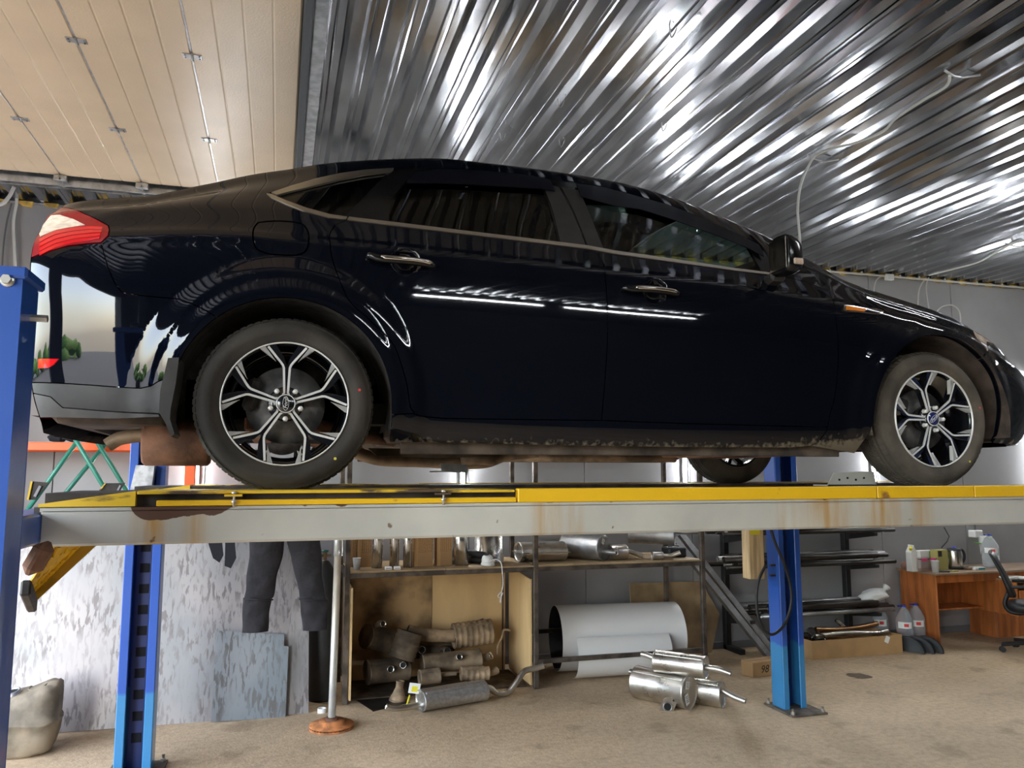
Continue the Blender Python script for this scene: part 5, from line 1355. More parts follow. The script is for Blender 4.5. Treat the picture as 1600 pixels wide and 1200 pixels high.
old('dark old silencer behind the two round pipe mouths', 672, 1016, 6.96, (1, .05, -.05), .40, .06, 1.2, 'old_muffler_dark', [([(-.12, .05, .03), (-.12, .20, .045)], .031), ([(.10, .05, .02), (.10, .20, .03)], .031)])
old('old pipe end silencer with a pale rim in the middle of the pile', 634, 1034, 6.70, (.3, 1, 0), .16, .045, 1.0, 'old_muffler_dark', [([(-.07, 0, .0), (-.16, 0, .01)], .026)])
cz = P_(623, 1072, 6.36)
cz_t = thing('catalyst_cone', 'pale rusty exhaust cone standing at the mouth of the bin', 'exhaust part', (cz.x, 6.40, 0), 0, OLD)
MB().lathe([(0, 0), (.062, 0), (.062, .03), (.05, .05), (.030, .10), (.030, .14), (.034, .142), (.034, .15), (.026, .15), (.026, .10)], (0, 0, 0), (.12, 0, 1), 28).build('cone', 'old_muffler_pale', cz_t)
MB().lathe([(.07, 0), (.07, .012), (.05, .012)], (0, 0, 0), (.12, 0, 1), 28).build('rim', 'old_muffler', cz_t)
bk = P_(782, 1000, 6.75); br = thing('hanger_bracket', 'bent pale steel hanger bracket sticking up at the right of the bin', 'bracket', (bk.x-.03, 6.75, bk.z-.12))
MB().tube(catmull([(0, 0, 0), (.01, -.0, .08), (.04, -.01, .14), (.06, 0, .20), (.12, 0, .195)], 5), .010, 8).build('strap', 'old_muffler_pale', br)
dk = leaning('steel_strip', 'dark steel strip lying slanted behind the ribbed old silencer', 'steel strip', ((700, 985), (755, 966), (760, 972), (705, 995)), 6.95, .0, .006, 'steel_dark')
# yellow tool and white paper tag on the long silencer
q = AZ(634, 1090, 0); mk_ = thing('marker_pen', 'yellow marker leaning on the long silencer', 'marker', (.975, 6.13, 0))
MB().tube([(0, 0, .006), (.035, .03, .10)], .007, 10).build('barrel', 'label_yellow', mk_); MB().tube([(.035, .03, .10), (.04, .034, .115)], .006, 8).build('tip', 'ink', mk_)
q = P_(648, 1076, 6.12); pt_ = thing('paper_tag', 'white paper tag with yellow print propped on the long silencer', 'paper tag', (q.x, 6.13, q.z-.05))
MB().box((0, 0, .05), (.085, .004, .075), rmat('Y', 10), .001).build('card', 'paper', pt_); MB().box((0, -.0025, .045), (.045, .001, .04), rmat('Y', 10)).build('print', 'label_yellow', pt_)
pg = [AZ(*p, 0) for p in ((550, 1090), (583, 1112), (640, 1098), (606, 1080))]
fs_ = thing('floor_plate', 'thin dark steel plate lying on the floor at the bin corner', 'steel plate', (pg[1].x, pg[1].y, 0))
MB().prism([(p.x-pg[1].x, p.y-pg[1].y) for p in pg], (0, 0, .001), (1, 0, 0), (0, 1, 0), (0, 0, 1), .004).build('plate', 'pipe_dark', fs_)
q = AZ(503, 1113, 0); tag(MB().lathe([(.032, 0), (.032, .03), (.026, .03), (.026, 0), (.032, 0)], (0, 0, 0), (0, 0, 1), 24).build('metal_ring', 'paper'), 'small pale metal ring on the floor behind the brake disc', 'ring').location = (q.x, q.y, 0)
# ---------------- rolled white sheets
r0 = Vector((2.42, 6.83, 0)); 
def roll(label, x0, x1, y, r, a0, a1, cz_, m, zfloor):
    t = thing('sheet_roll', label, 'sheet roll', ((x0+x1)/2, y, zfloor), 0, 'rolled grey plastic sheets')
    n = 48; vs = []; hx = (x1-x0)/2
    for rr in (r, r-.004):
        for k in range(n+1):
            a = math.radians(a0+(a1-a0)*k/n)
            for X in (-hx, hx): vs.append((X, rr*math.cos(a), cz_+rr*math.sin(a)-zfloor))
    k2 = 2*(n+1)
    fo_ = [(2*i, 2*i+1, 2*i+3, 2*i+2) for i in range(n)]
    mb = MB(); mb.add(vs[:k2], fo_, True); mb.build('outer_face', m, t)
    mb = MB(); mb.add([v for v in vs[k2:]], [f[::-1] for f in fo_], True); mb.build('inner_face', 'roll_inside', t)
    mb = MB()
    for e in (0, 1):
        rim = [vs[2*i+e] for i in range(n+1)]+[vs[k2+2*i+e] for i in range(n+1)]
        mb.add(rim, [(i, i+1, n+1+i+1, n+1+i) for i in range(n)])
    mb.build('rim', m, t)
    return t
roll('large pale grey plastic sheet rolled into a wide tube on the rack', 2.44, 3.58, 6.84, .285, -80, 268, .295, 'roll_white', 0.005).rotation_euler = (0, 0, -.11)
roll('half-open pale grey plastic sheet curved in front of the wide tube', 2.50, 3.36, 6.625, .20, 128, 262, .205, 'roll_white', 0.0).rotation_euler = (0, 0, -.05)
# ---------------- boards behind
leaning('fibre_board', 'brown cut chipboard leaning on the wall behind the wide tube', 'board', ((984, 908), (1095, 905), (1124, 955), (1112, 1016), (990, 1022)), 7.19, .04, .012, 'board_brown')
# ---------------- leaning steel channels
lc = (Vector((3.80, 7.02, 1.0)), Vector((4.50, 6.72, 0)))
for k, (off, lab) in enumerate(((Vector((0, 0, 0)), 'long steel channel leaning on the rack, lower one of the pair'), (Vector((.10, .06, .04)), 'long steel channel leaning on the rack, upper one of the pair'))):
    a_, b_ = lc[0]+off+ (lc[0]-lc[1])*.12, lc[1]+off; b_.z = .03
    ch = thing('steel_channel', lab, 'steel channel', (b_.x, b_.y, 0), 0, 'leaning steel channels')
    d_ = (a_-b_).normalized(); w_ = Vector((0, 1, 0)); w_ = (w_-d_*w_.dot(d_)).normalized(); n_ = d_.cross(w_)
    L_ = (a_-b_).length; o_ = b_-Vector(ch.location)
    mb = MB().beam(o_, o_+d_*L_, .08, .004, upv=n_)
    for s_ in (-1, 1): mb.beam(o_+w_*.038*s_-n_*.025, o_+w_*.038*s_+d_*L_-n_*.025, .004, .05, upv=n_)
    mb.build('profile', 'steel_grey', ch)
# ---------------- cantilever rack with tubes
cr_ = thing('cantilever_rack', 'black cantilever rack on the back wall carrying steel tubes', 'storage rack', (5.1, 7.15, 0))
LV = (.36, .84, 1.16)
for X in (4.42, 5.89):
    bw(MB().bx(X-.03, X+.03, 7.24, 7.31, 0, 1.45, .004), 'column', 'rack_black', cr_)
    bw(MB().bx(X-.03, X+.03, 7.0, 7.3, 0, .05, .004), 'foot', 'rack_black', cr_)
    for z in LV:
        bw(MB().prism([(6.80, z-.03), (6.80, z), (7.26, z), (7.26, z-.10)], (X-.02, 0, 0), (0, 1, 0), (0, 0, 1), (1, 0, 0), .04), 'arm', 'rack_black', cr_)
rng = random.Random(5)
ntube = 0
for li, z in enumerate(LV):
    nt = 9 if li < 2 else 8
    for k in range(nt):
        row = k // 5; col = k % 5
        r = .022+.006*((k*7) % 3)
        Y = 6.85+.075*col+.02*row; zz = z+.001+(.03 if row == 0 else .088)
        zz = z+r+.001 if row == 0 else z+.056+r+.002
        x0 = 4.12+rng.uniform(-.03, .30)+(.0 if li != 0 else .25); x1 = 6.0+rng.uniform(-.12, .18)
        lv = ('lowest', 'middle', 'top')[li]; od = ('first', 'second', 'third', 'fourth', 'fifth')[col]; ly = ('lower', 'upper')[row]
        t_ = thing('steel_tube', '%s steel tube on the %s rack level, %s from the front in the %s layer' % ('dark' if (k+li) % 4 else 'grey', lv, od, ly), 'steel tube', ((x0+x1)/2, Y, zz-r), 0, 'steel tubes on the %s rack level' % lv)
        hx = (x1-x0)/2
        MB().lathe([(r*.85, -hx+.06), (r*.85, -hx), (r, -hx), (r, hx), (r*.85, hx), (r*.85, hx-.06)], (0, 0, r), (1, 0, 0), 14).build('tube', 'pipe_dark' if (k+li) % 4 else 'steel_grey', t_)
        MB().lathe([(r*.84, -hx+.02), (0, -hx+.02)], (0, 0, r), (1, 0, 0), 14).build('bore', 'pipe_inside', t_)
# white bag on the middle tubes
q = AY(1372, 935, 6.9); wbg = thing('plastic_bag', 'crumpled white plastic bag lying on the lowest tubes beside the desk', 'bag', (q.x-.02, 6.93, .455))
vs = []; nb, mb_ = 22, 12; rb_ = random.Random(3)
for i in range(mb_):
    ph = PI*i/(mb_-1)
    for j in range(nb):
        th = 2*PI*j/nb; w_ = 1+.16*math.sin(3*th+i)+.10*math.sin(5*th-2*i)+rb_.uniform(-.06, .06)
        vs.append((.15*math.sin(ph)*math.cos(th)*w_, .10*math.sin(ph)*math.sin(th)*w_, .065-.065*math.cos(ph)*(1 if ph > PI/2 else 1)+.02*math.sin(ph)*w_*math.cos(th)))
m_ = MB(); m_.add(vs, [(i*nb+j, i*nb+(j+1) % nb, (i+1)*nb+(j+1) % nb, (i+1)*nb+j) for i in range(mb_-1) for j in range(nb)], True)
mat('bag_white', (.72, .72, .70), rough=.5, bump=.4, bscale=14)
m_.build('body', 'bag_white', wbg)
MB().lathe([(.012, 0), (.02, .02), (.045, .06), (.02, .055), (0, .03)], (.12, 0, .10), (.7, 0, .7), 9).build('knot', 'bag_white', wbg)
# ---------------- long cardboard box of pipes
bxo = Vector((5.46, 6.80, 0))
lb_ = thing('long_carton', 'long low cardboard box of exhaust pipes on the floor before the tube rack', 'box', bxo)
MB().bx(-.52, .52, -.17, .17, .002, .006).build('bottom', 'cardboard', lb_)
for (x0, x1, y0, y1) in ((-.52, .52, -.174, -.17), (-.52, .52, .17, .174), (-.524, -.52, -.174, .174), (.52, .524, -.174, .174)):
    MB().bx(x0, x1, y0, y1, 0, .175).build('wall', 'cardboard', lb_)
MB().box((.345, -.1755, .14), (.05, .001, .065), rmat('Y', 25)).build('sticker', 'paper', lb_)
mat('copper_tint', (.45, .25, .12), rough=.3, metal=1.0)
PIPES = [([(-.40, -.05, .19), (0, -.04, .195), (.30, -.06, .18), (.46, -.05, .19)], .026, 'steel_satin', 'bent bright pipe lying in the long carton, in front'),
         ([(-.30, .06, .23), (-.05, .05, .215), (.2, .04, .225), (.43, .05, .25)], .024, 'copper_tint', 'copper-tinted pipe lying on top in the long carton'),
         ([(-.02, .10, .30), (.04, .08, .24), (.10, .06, .19), (.16, .05, .17)], .022, 'steel_bright', 'short bright pipe sticking up out of the long carton'),
         ([(-.45, .09, .17), (.1, .10, .18)], .03, 'pipe_dark', 'straight dark pipe at the back of the long carton')]
for pts, r, m, lab in PIPES:
    o0 = bxo + Vector((pts[0][0], pts[0][1], pts[0][2]-r)); t_ = thing('exhaust_pipe', lab, 'pipe', o0, 0, 'pipes in the long carton')
    Q = catmull([Vector(p)+bxo-o0 for p in pts], 6); MB().tube(Q, r, 16, caps=False).build('pipe', m, t_)
    MB().lathe([(r, 0), (r*.85, .001), (r*.85, -.02), (0, -.02)], Q[-1], Q[-1]-Q[-2], 16).build('mouth', 'pipe_inside', t_)
q = bxo+Vector((-.36, -.06, .05)); t_ = thing('tail_tip', 'wide dark chrome tail pipe tip standing in the long carton', 'pipe', q, 0)
MB().lathe([(.055, .20), (.070, 0), (.073, -.002), (.066, .004), (.05, .18)], (0, .0, .10), (.3, 1, .2), 28).build('tip', 'steel_bright', t_); MB().lathe([(.06, .05), (0, .05)], (0, 0, .10), (.3, 1, .2), 24).build('bore', 'pipe_inside', t_)
# clear bag of fittings
# small carton with handwritten figures
q = AZ(1180, 1057, 0); sb_ = thing('small_carton', 'small cardboard box with two handwritten figures on the floor', 'box', (4.13, 6.30, 0), math.radians(8))
MB().bx(-.13, .13, -.075, .075, .0, .125, .003).build('body', 'cardboard', sb_); MB().bx(-.13, .13, -.003, .003, .1255, .1262).build('flap_gap', 'ink', sb_)
text_mesh('98', .09, 'handwriting', 'ink', sb_, Matrix.Translation((.0, -.0765, .06)) @ Matrix.Rotation(PI/2, 4, 'X'), .0005, .25)
sb2 = thing('small_carton', 'small open cardboard box half hidden behind the blue post', 'box', (4.34, 6.38, 0), math.radians(-6)); MB().bx(-.07, .07, -.06, .06, 0, .115, .003).build('body', 'cardboard_dark', sb2)
MB().bx(-.06, .06, -.061, -.060, .03, .09).build('print', 'ink', sb2)
# ================================================================== things on the wooden shelf
mat('carton_holes', (.40, .235, .10), rough=.8)
def holes():
    N, L, b = nodes(MAT['carton_holes']); tc = N.new('ShaderNodeTexCoord'); mp = N.new('ShaderNodeMapping'); mp.inputs['Scale'].default_value = (1, 1, 1.4); L.new(tc.outputs['Object'], mp.inputs[0])
    v = N.new('ShaderNodeTexVoronoi'); v.inputs['Scale'].default_value = 60; v.inputs['Randomness'].default_value = .12; L.new(mp.outputs[0], v.inputs['Vector'])
    r = N.new('ShaderNodeValToRGB'); e = r.color_ramp.elements; e[0].position = .30; e[1].position = .36; e[0].color = (.13, .06, .025, 1); e[1].color = (.42, .25, .11, 1)
    L.new(v.outputs['Distance'], r.inputs[0]); L.new(r.outputs[0], b.inputs['Base Color'])
holes()
mat('cup_plastic', (.75, .75, .74), rough=.3, trans=.35)
mat('clear_plastic', (.85, .87, .88), rough=.08, trans=.92, ior=1.25)
mat('bottle_blue', (.02, .04, .35), rough=.35)
SHELF = 'things on the wooden shelf'
def on_shelf(name, label, cat, x, y, z=SZ_): return thing(name, label, cat, (x, y, z), 0, SHELF)
t = on_shelf('plastic_cup', 'white plastic cup at the left end of the wooden shelf', 'cup', .632, 6.55)
MB().lathe([(0, 0), (.024, 0), (.034, .09), (.036, .092), (.032, .09), (.022, .004), (0, .004)], (0, 0, 0), (0, 0, 1), 24).build('cup', 'cup_plastic', t)
for (x0, x1, y, h, lab) in ((.585, .645, 6.72, .36, 'narrow perforated carton behind the white cup on the shelf'), (.65, .765, 6.70, .37, 'wide perforated carton left of the steel canisters on the shelf'),
                            (1.105, 1.262, 6.60, .36, 'perforated carton right of the three steel canisters on the shelf'), (1.30, 1.43, 6.62, .34, 'perforated carton with lettered edge beside the leaning canister')):
    t = on_shelf('perforated_carton', lab, 'box', (x0+x1)/2, y); w = x1-x0
    MB().bx(-w/2, w/2, 0, .14, 0, .12, .002).build('lower_half', 'cardboard_dark', t); MB().bx(-w/2, w/2, 0, .14, .121, h, .002).build('upper_half', 'carton_holes', t)
    MB().bx(-w/2-.001, -w/2+.03, -.002, .0, 0, h).build('edge_flap', 'cardboard', t)
for (x, y, r, h, tilt, lab) in ((.80, 6.62, .044, .36, .03, 'steel canister standing leftmost on the shelf'), (.945, 6.64, .040, .36, .0, 'steel canister standing second from the left on the shelf'),
                                (1.045, 6.58, .036, .34, .0, 'slim steel canister standing third from the left on the shelf'), (1.505, 6.60, .058, .34, -.06, 'steel canister leaning beside the lettered carton on the shelf')):
    t = on_shelf('steel_canister', lab, 'canister', x, y); ax = (tilt, 0, 1)
    MB().lathe([(0, 0), (r, 0), (r, h), (r*.93, h+.003), (r*.9, h-.05), (0, h-.05)], (0, 0, 0), ax, 28).build('shell', 'steel_bright', t)
    MB().beam((r*.5+tilt*.02, -r*.86, .01), (r*.5+tilt*(h-.02), -r*.86, h-.01), .008, .003).build('seam', 'steel_grey', t)
t = on_shelf('steel_drum', 'wide polished steel drum behind the dome camera on the shelf', 'drum', 1.79, 6.80)
MB().lathe([(0, 0), (.135, 0), (.138, .004), (.135, .01), (.135, .40), (.125, .40), (.12, .05), (0, .05)], (0, 0, 0), (0, 0, 1), 44).build('shell', 'steel_bright', t); MB().lathe([(.136, .385), (.139, .39), (.136, .395)], (0, 0, 0), (0, 0, 1), 44).build('rim', 'steel_bright', t)
for x, lab in ((.875, 'tiny white box on the shelf edge, left one of two'), (.945, 'tiny white box on the shelf edge, right one of two')):
    t = on_shelf('tiny_box', lab, 'box', x, 6.47); MB().bx(-.026, .026, -.02, .02, 0, .024, .002).build('body', 'paper', t); MB().bx(-.02, .02, -.0205, -.02, .006, .014).build('print', 'wall_grey', t)
t = on_shelf('paper_label', 'grey printed card leaning on the shelf beside the lettered carton', 'card', 1.46, 6.69); MB().box((0, 0, .06), (.05, .004, .12), None, .001).build('card', 'wall_grey', t); MB().bx(-.018, .018, -.003, -.002, .03, .06).build('print', 'paper', t)
for k, (x, z, lab) in enumerate(((1.66, .0, 'dark rubber pipe lying low on the shelf behind the camera'), (1.63, .055, 'dark rubber pipe lying upper on the shelf behind the camera'))):
    t = on_shelf('rubber_pipe', lab, 'pipe', x, 6.70, SZ_+z); MB().lathe([(.020, -.10), (.028, -.10), (.028, .12), (.020, .12)], (0, 0, .029), (.75, -.65, 0 if k == 0 else -.1), 18).build('pipe', 'rubber', t)
t = on_shelf('dome_camera', 'white dome camera with a hanging cable on the shelf edge', 'camera', 1.705, 6.50)
MB().lathe([(0, 0), (.055, 0), (.058, .012), (.052, .03), (.046, .034)], (0, 0, 0), (.06, 0, 1), 32).build('base', 'white_plastic', t)
MB().lathe([(.048, .0), (.050, .02), (.042, .045), (.024, .062), (0, .068)], (0, 0, .032), (-.15, -.25, 1), 28).build('dome', 'white_plastic', t)
MB().lathe([(.022, 0), (.018, .004), (0, .005)], (-.016, -.022, .094), (-.15, -.25, 1), 20).build('lens', 'ink', t)
cp = [AY(a, b, 6.385) for a, b in ((767, 876), (776, 874), (783, 880), (785, 895), (786, 912), (784, 925), (782, 940))]
bw(MB().tube(catmull(cp, 5), .004, 8), 'cable', 'white_plastic', t); bw(MB().tube(catmull([AY(a, b, 6.38) for a, b in ((784, 924), (778, 931), (782, 934), (786, 926))], 4), .0035, 6), 'cable_loop', 'white_plastic', t)
bw(MB().tube([AY(782, 936, 6.38), AY(782, 942, 6.38)], .006, 8), 'plug', 'white_plastic', t)
SH2 = 'silencers on the wooden shelf'
def shelf_sil(label, x, y, z, d, L, r, sq, m, pipes=(), labels=(), seam=False, ribs=0):
    return silencer(label, Vector((x, y, z)), d, L, r, sq, m, SH2, pipes, seam, 'shelf_silencer', (0, 0, 1), ribs, labels=labels)
t, W = shelf_sil('bright flat silencer pressed from two halves on the shelf behind the rack post', 2.24, 6.70, SZ_+.085, (1, 0, .0), .42, .085, 1.6, 'steel_satin')
MB().box(W(0, 0, 0), (.45, .30, .006), None, .002).build('flange_seam', 'steel_bright', t)
shelf_sil('grey drum silencer on the shelf with its round end and pipe to the front', 2.67, 6.74, SZ_+.112, (.50, -.75, 0), .42, .112, 1.0, 'steel_grey', [([(.20, 0, -.03), (.30, 0, -.035), (.34, .0, -.035)], .022)], [(.2, .0, .055, .035, .045, .5)])
shelf_sil('small bright catalyst drum on the shelf beside the grey drum', 2.93, 6.62, SZ_+.068, (1, .1, 0), .17, .068, 1.15, 'steel_satin', [([(.08, 0, .0), (.13, .0, .0), (.18, 0, -.015), (.25, .02, -.045)], .022)])
shelf_sil('long grey silencer lying on top at the back of the shelf', 2.80, 6.92, SZ_+.30, (1, 0, 0), .45, .07, 1.2, 'steel_grey')
shelf_sil('grey drum silencer high on the right of the shelf with a clamped pipe', 3.33, 6.72, SZ_+.21, (.82, -.5, -.02), .42, .095, 1.0, 'steel_grey', [([(.20, 0, .04), (.28, .0, .03), (.36, 0, .035), (.42, 0, .04)], .022)], [(.2, .02, .01, .035, .045, .4)])
shelf_sil('small rusty clamp silencer on the shelf under the high drum', 3.27, 6.50, SZ_+.036, (1, -.1, 0), .10, .036, 1.0, 'steel_satin', [([(.04, 0, 0), (.12, .01, .0), (.2, .04, .03)], .018)])
t = on_shelf('black_case', 'small black case at the right end of the wooden shelf', 'case', 3.54, 6.70); MB().bx(-.09, .09, -.08, .08, 0, .09, .012).build('body', 'rubber', t); MB().tube(catmull([(-.05, 0, .09), (-.045, 0, .105), (.045, 0, .105), (.05, 0, .09)], 4), .006, 8).build('handle', 'steel_grey', t)
# ================================================================== dirty plastic tank on the left
pt = thing('plastic_tank', 'dusty moulded plastic tank on the floor beside the near blue post', 'tank', (-1.50, 5.93, 0))
rings = []
for z, w, dpt, sx in ((.0, .62, .7, .0), (.03, .85, .88, 0), (.12, .97, .97, 0), (.19, 1.0, 1.0, 0), (.195, 1.03, 1.03, 0), (.205, 1.03, 1.03, 0), (.21, .98, .98, 0), (.30, .95, .93, .01), (.37, .84, .8, .03), (.40, .66, .6, .05), (.405, .3, .3, .06)):
    rg_ = []
    for k in range(32):
        a = 2*PI*k/32; e = .6; ca, sa = math.cos(a), math.sin(a)
        x = math.copysign(abs(ca)**e, ca)*.20*w; y = math.copysign(abs(sa)**e, sa)*.17*dpt
        rg_.append((x+sx, y, z+(.05*x/.2 if z > .25 else 0)+.008*math.sin(5*a+z*20)))
    rings.append(rg_)
mat('tank_plastic', (.22, .18, .125), rough=.7, vary=.4, scale=5, bump=.3, bscale=18)
shell('body', rings, 'tank_plastic', pt)
MB().lathe([(.05, 0), (.05, .03), (.042, .03), (.042, .0)], (-.07, -.05, .37), (-.2, -.2, 1), 20).build('neck', 'galv_dull', pt); MB().lathe([(.041, .02), (0, .02)], (-.07, -.05, .37), (-.2, -.2, 1), 20).build('opening', 'pipe_inside', pt)
# ================================================================== desk corner
mat('desk_wood', (.43, .135, .035), rough=.42, vary=.22, scale=3, stretch=(6, 6, .8), detail=7)
mat('desk_top', (.30, .20, .13), rough=.45, vary=.15, scale=5)
mat('chair_black', (.011, .011, .013), rough=.5)
mat('kettle_steel', (.62, .60, .56), rough=.25, metal=1)
mat('milk_white', (.75, .74, .70), rough=.5); mat('pink_lid', (.45, .02, .12), rough=.4); mat('box_green', (.12, .33, .05), rough=.5); mat('box_olive', (.34, .30, .10), rough=.6)
mat('mug', (.30, .15, .11), rough=.4); mat('teal', (.02, .25, .28), rough=.5)
mat('pet_bottle', (.80, .84, .87), rough=.1, trans=.75, ior=1.18); glass_mat('tub_clear', (.80, .74, .74), .08)
DZt = .735
dk_ = thing('desk', 'orange-brown wooden corner desk with open drawers against the back wall', 'desk', (7.2, 6.98, 0))
def dpart(x0, x1, y0, y1, z0, z1, n, m='desk_wood', par=None, bev=.003): return bw(MB().bx(x0, x1, y0, y1, z0, z1, bev), n, m, par or dk_, dk_)
dpart(6.60, 6.618, 6.79, 7.29, 0, DZt-.022, 'side_panel')
dpart(6.56, 8.35, 6.74, 7.30, DZt-.022, DZt, 'desk_top', 'desk_top')
dpart(6.62, 8.3, 6.80, 6.816, DZt-.11, DZt-.022, 'apron')
dpart(6.62, 7.62, 7.265, 7.28, .33, DZt-.03, 'back_panel')
dpart(6.62, 7.50, 6.98, 7.26, .31, .33, 'lower_shelf')
dpart(7.40, 7.416, 6.55, 7.27, .30, DZt-.10, 'drawer_side'); dpart(7.40, 7.80, 6.55, 7.27, .29, .305, 'drawer_base'); dpart(7.79, 7.806, 6.55, 7.27, .29, DZt-.10, 'drawer_side'); dpart(7.40, 7.80, 6.52, 7.27, DZt-.10, DZt-.085, 'return_top', 'desk_top')
for z0, z1 in ((.315, .44), (.47, .555)):
    dr_ = dpart(7.418, 7.788, 6.53, 6.548, z0, z1, 'drawer'); dpart(7.43, 7.78, 6.55, 7.1, z0+.01, z0+.02, 'drawer_bottom', 'desk_wood', dr_)
dpart(7.52, 8.3, 6.93, 6.948, 0, .285, 'pedestal_panel'); dpart(7.50, 7.518, 6.93, 7.27, 0, .285, 'pedestal_side')
DESK = 'things on the desk'
def on_desk(name, label, cat, px, y, z=DZt): return thing(name, label, cat, (AY(px, 880, y).x, y, z), 0, DESK)
t = on_desk('mug', 'brown mug with a spoon at the left end of the desk', 'mug', 1414, 7.10); MB().lathe([(0, 0), (.038, 0), (.04, .085), (.036, .085), (.034, .006), (0, .006)], (0, 0, 0), (0, 0, 1), 22).build('cup', 'mug', t); MB().tube([(.0, 0, .02), (-.05, 0, .14)], .004, 6).build('spoon', 'steel_grey', t)
t = on_desk('milk_carton', 'white milk carton with a yellow cap on the desk', 'carton', 1425, 6.98); MB().bx(-.04, .04, -.04, .04, 0, .20, .003).build('body', 'milk_white', t); MB().prism([(-.04, 0), (.04, 0), (.004, .055), (.004, .075), (-.004, .075), (-.004, .055)], (0, -.04, .20), (1, 0, 0), (0, 0, 1), (0, 1, 0), .08).build('gable', 'milk_white', t); MB().cyl((-.025, -.02, .225), (-.04, -.035, .25), .016, n=14).build('cap', 'label_yellow', t)
t = on_desk('food_tub', 'clear food tub with a pink clip lid on the desk', 'tub', 1443, 6.96); MB().bx(-.11, .11, -.07, .07, 0, .125, .015).build('tub', 'tub_clear', t); MB().bx(-.115, .115, -.075, .075, .125, .14, .005).build('lid', 'tub_clear', t)
for s_ in (-1, 1): MB().bx(s_*.055-.035, s_*.055+.035, -.082, -.068, .11, .142, .004).build('clip', 'pink_lid', t)
t = on_desk('plastic_cup', 'translucent plastic cup at the desk edge before the tub', 'cup', 1461, 6.82); MB().lathe([(0, 0), (.032, 0), (.042, .12), (.044, .122), (.040, .12), (.03, .004), (0, .004)], (0, 0, 0), (0, 0, 1), 24).build('cup', 'cup_plastic', t)
t = on_desk('green_box', 'white and green box standing behind the food tub', 'box', 1445, 7.18); MB().bx(-.09, .09, -.04, .04, 0, .19, .003).build('body', 'milk_white', t); MB().bx(.03, .091, -.0405, .04, .1, .185).build('print', 'box_green', t)
t = on_desk('tea_box', 'olive tea box left of the kettle on the desk', 'box', 1468, 7.03); MB().bx(-.07, .07, -.05, .05, 0, .21, .003).build('body', 'box_olive', t); MB().bx(-.06, -.01, -.051, -.05, .14, .20).build('print', 'ink', t)
t = on_desk('electric_kettle', 'steel electric kettle with a black handle on the desk', 'kettle', 1492, 7.02)
MB().lathe([(0, 0), (.085, 0), (.088, .02), (.08, .03)], (0, 0, 0), (0, 0, 1), 32).build('base', 'rubber', t)
MB().lathe([(.078, .03), (.080, .035), (.072, .18), (.068, .20)], (0, 0, 0), (0, 0, 1), 36).build('jug', 'kettle_steel', t)
MB().lathe([(.071, .198), (.070, .212), (.05, .222), (0, .225)], (0, 0, 0), (0, 0, 1), 32).build('lid', 'rubber', t); MB().lathe([(.025, .224), (.022, .236), (0, .238)], (0, 0, 0), (0, 0, 1), 16).build('lid_knob', 'bottle_blue', t)
MB().tube(catmull([(.065, 0, .205), (.11, 0, .20), (.135, 0, .15), (.13, 0, .10), (.105, 0, .065), (.078, 0, .06)], 5), .014, 10).build('handle', 'rubber', t); MB().prism([(-.065, .165), (-.10, .205), (-.065, .205)], (0, -.02, 0), (1, 0, 0), (0, 0, 1), (0, 1, 0), .04).build('spout', 'kettle_steel', t)
t = on_desk('soap_bar', 'copper dish with teal packet on the desk beside the kettle', 'dish', 1512, 6.92); MB().lathe([(0, 0), (.04, 0), (.055, .03), (.05, .03), (.036, .006), (0, .006)], (0, 0, 0), (0, 0, 1), 22).build('dish', 'exhaust_old', t)
t = on_desk('tissue_pack', 'white and teal packet lying flat at the desk edge', 'packet', 1526, 6.88); MB().bx(-.07, .07, -.05, .05, 0, .03, .006).build('pack', 'milk_white', t); MB().bx(-.03, .06, -.0505, .05, .008, .026).build('print', 'teal', t)
t = on_desk('sponge', 'small yellow-green sponge lying on the desk front edge', 'sponge', 1491, 6.80); MB().bx(-.035, .035, -.02, .02, 0, .018, .004).build('pad', 'box_olive', t)
t = on_desk('phone', 'small black phone lying beside the translucent cup', 'phone', 1474, 6.83); MB().box((0, 0, .006), (.06, .11, .011), rmat('Z', 40), .003).build('body', 'rubber', t)
def bottle(label, x, y, z, h, r, grp):
    t = thing('water_bottle', label, 'bottle', (x, y, z), 0, grp)
    prof = [(0, 0), (r*.85, 0), (r, .02)]
    for k in range(5): prof += [(r, h*(.08+.10*k)), (r*.965, h*(.105+.10*k)), (r, h*(.13+.10*k))]
    prof += [(r, h*.62), (r*.94, h*.68), (r*.55, h*.88), (r*.26, h*.94), (r*.26, h*.98)]
    MB().lathe(prof, (0, 0, 0), (0, 0, 1), 28).build('shell', 'pet_bottle', t)
    MB().lathe([(r*.30, h*.955), (r*.30, h*1.0), (0, h*1.005)], (0, 0, 0), (0, 0, 1), 18).build('cap', 'bottle_blue', t); MB().tube([(-r*.3, 0, h*.98), (-r*.7, 0, h*.99), (-r*.85, 0, h*.985)], .008, 6).build('carry_handle', 'bottle_blue', t)
    lb2 = MB()
    vs = [(r*1.01*math.cos(a), r*1.01*math.sin(a), h*zz) for a in np.linspace(PI*1.02, PI*1.55, 10) for zz in (.44, .60)]
    lb2.add(vs, [(2*i, 2*i+2, 2*i+3, 2*i+1) for i in range(9)], True); lb = lb2.build('label', 'paper', t)
    vs = [(r*1.015*math.cos(a), r*1.015*math.sin(a), h*zz) for a in np.linspace(PI*1.25, PI*1.42, 5) for zz in (.48, .56)]
    l3 = MB(); l3.add(vs, [(2*i, 2*i+2, 2*i+3, 2*i+1) for i in range(4)], True); l3.build('label_print', 'dot_red', lb)
    return t
bottle('large clear water bottle with a blue cap standing on the desk', AY(1551, 880, 7.0).x, 7.02, DZt, .36, .085, 'clear water bottles')
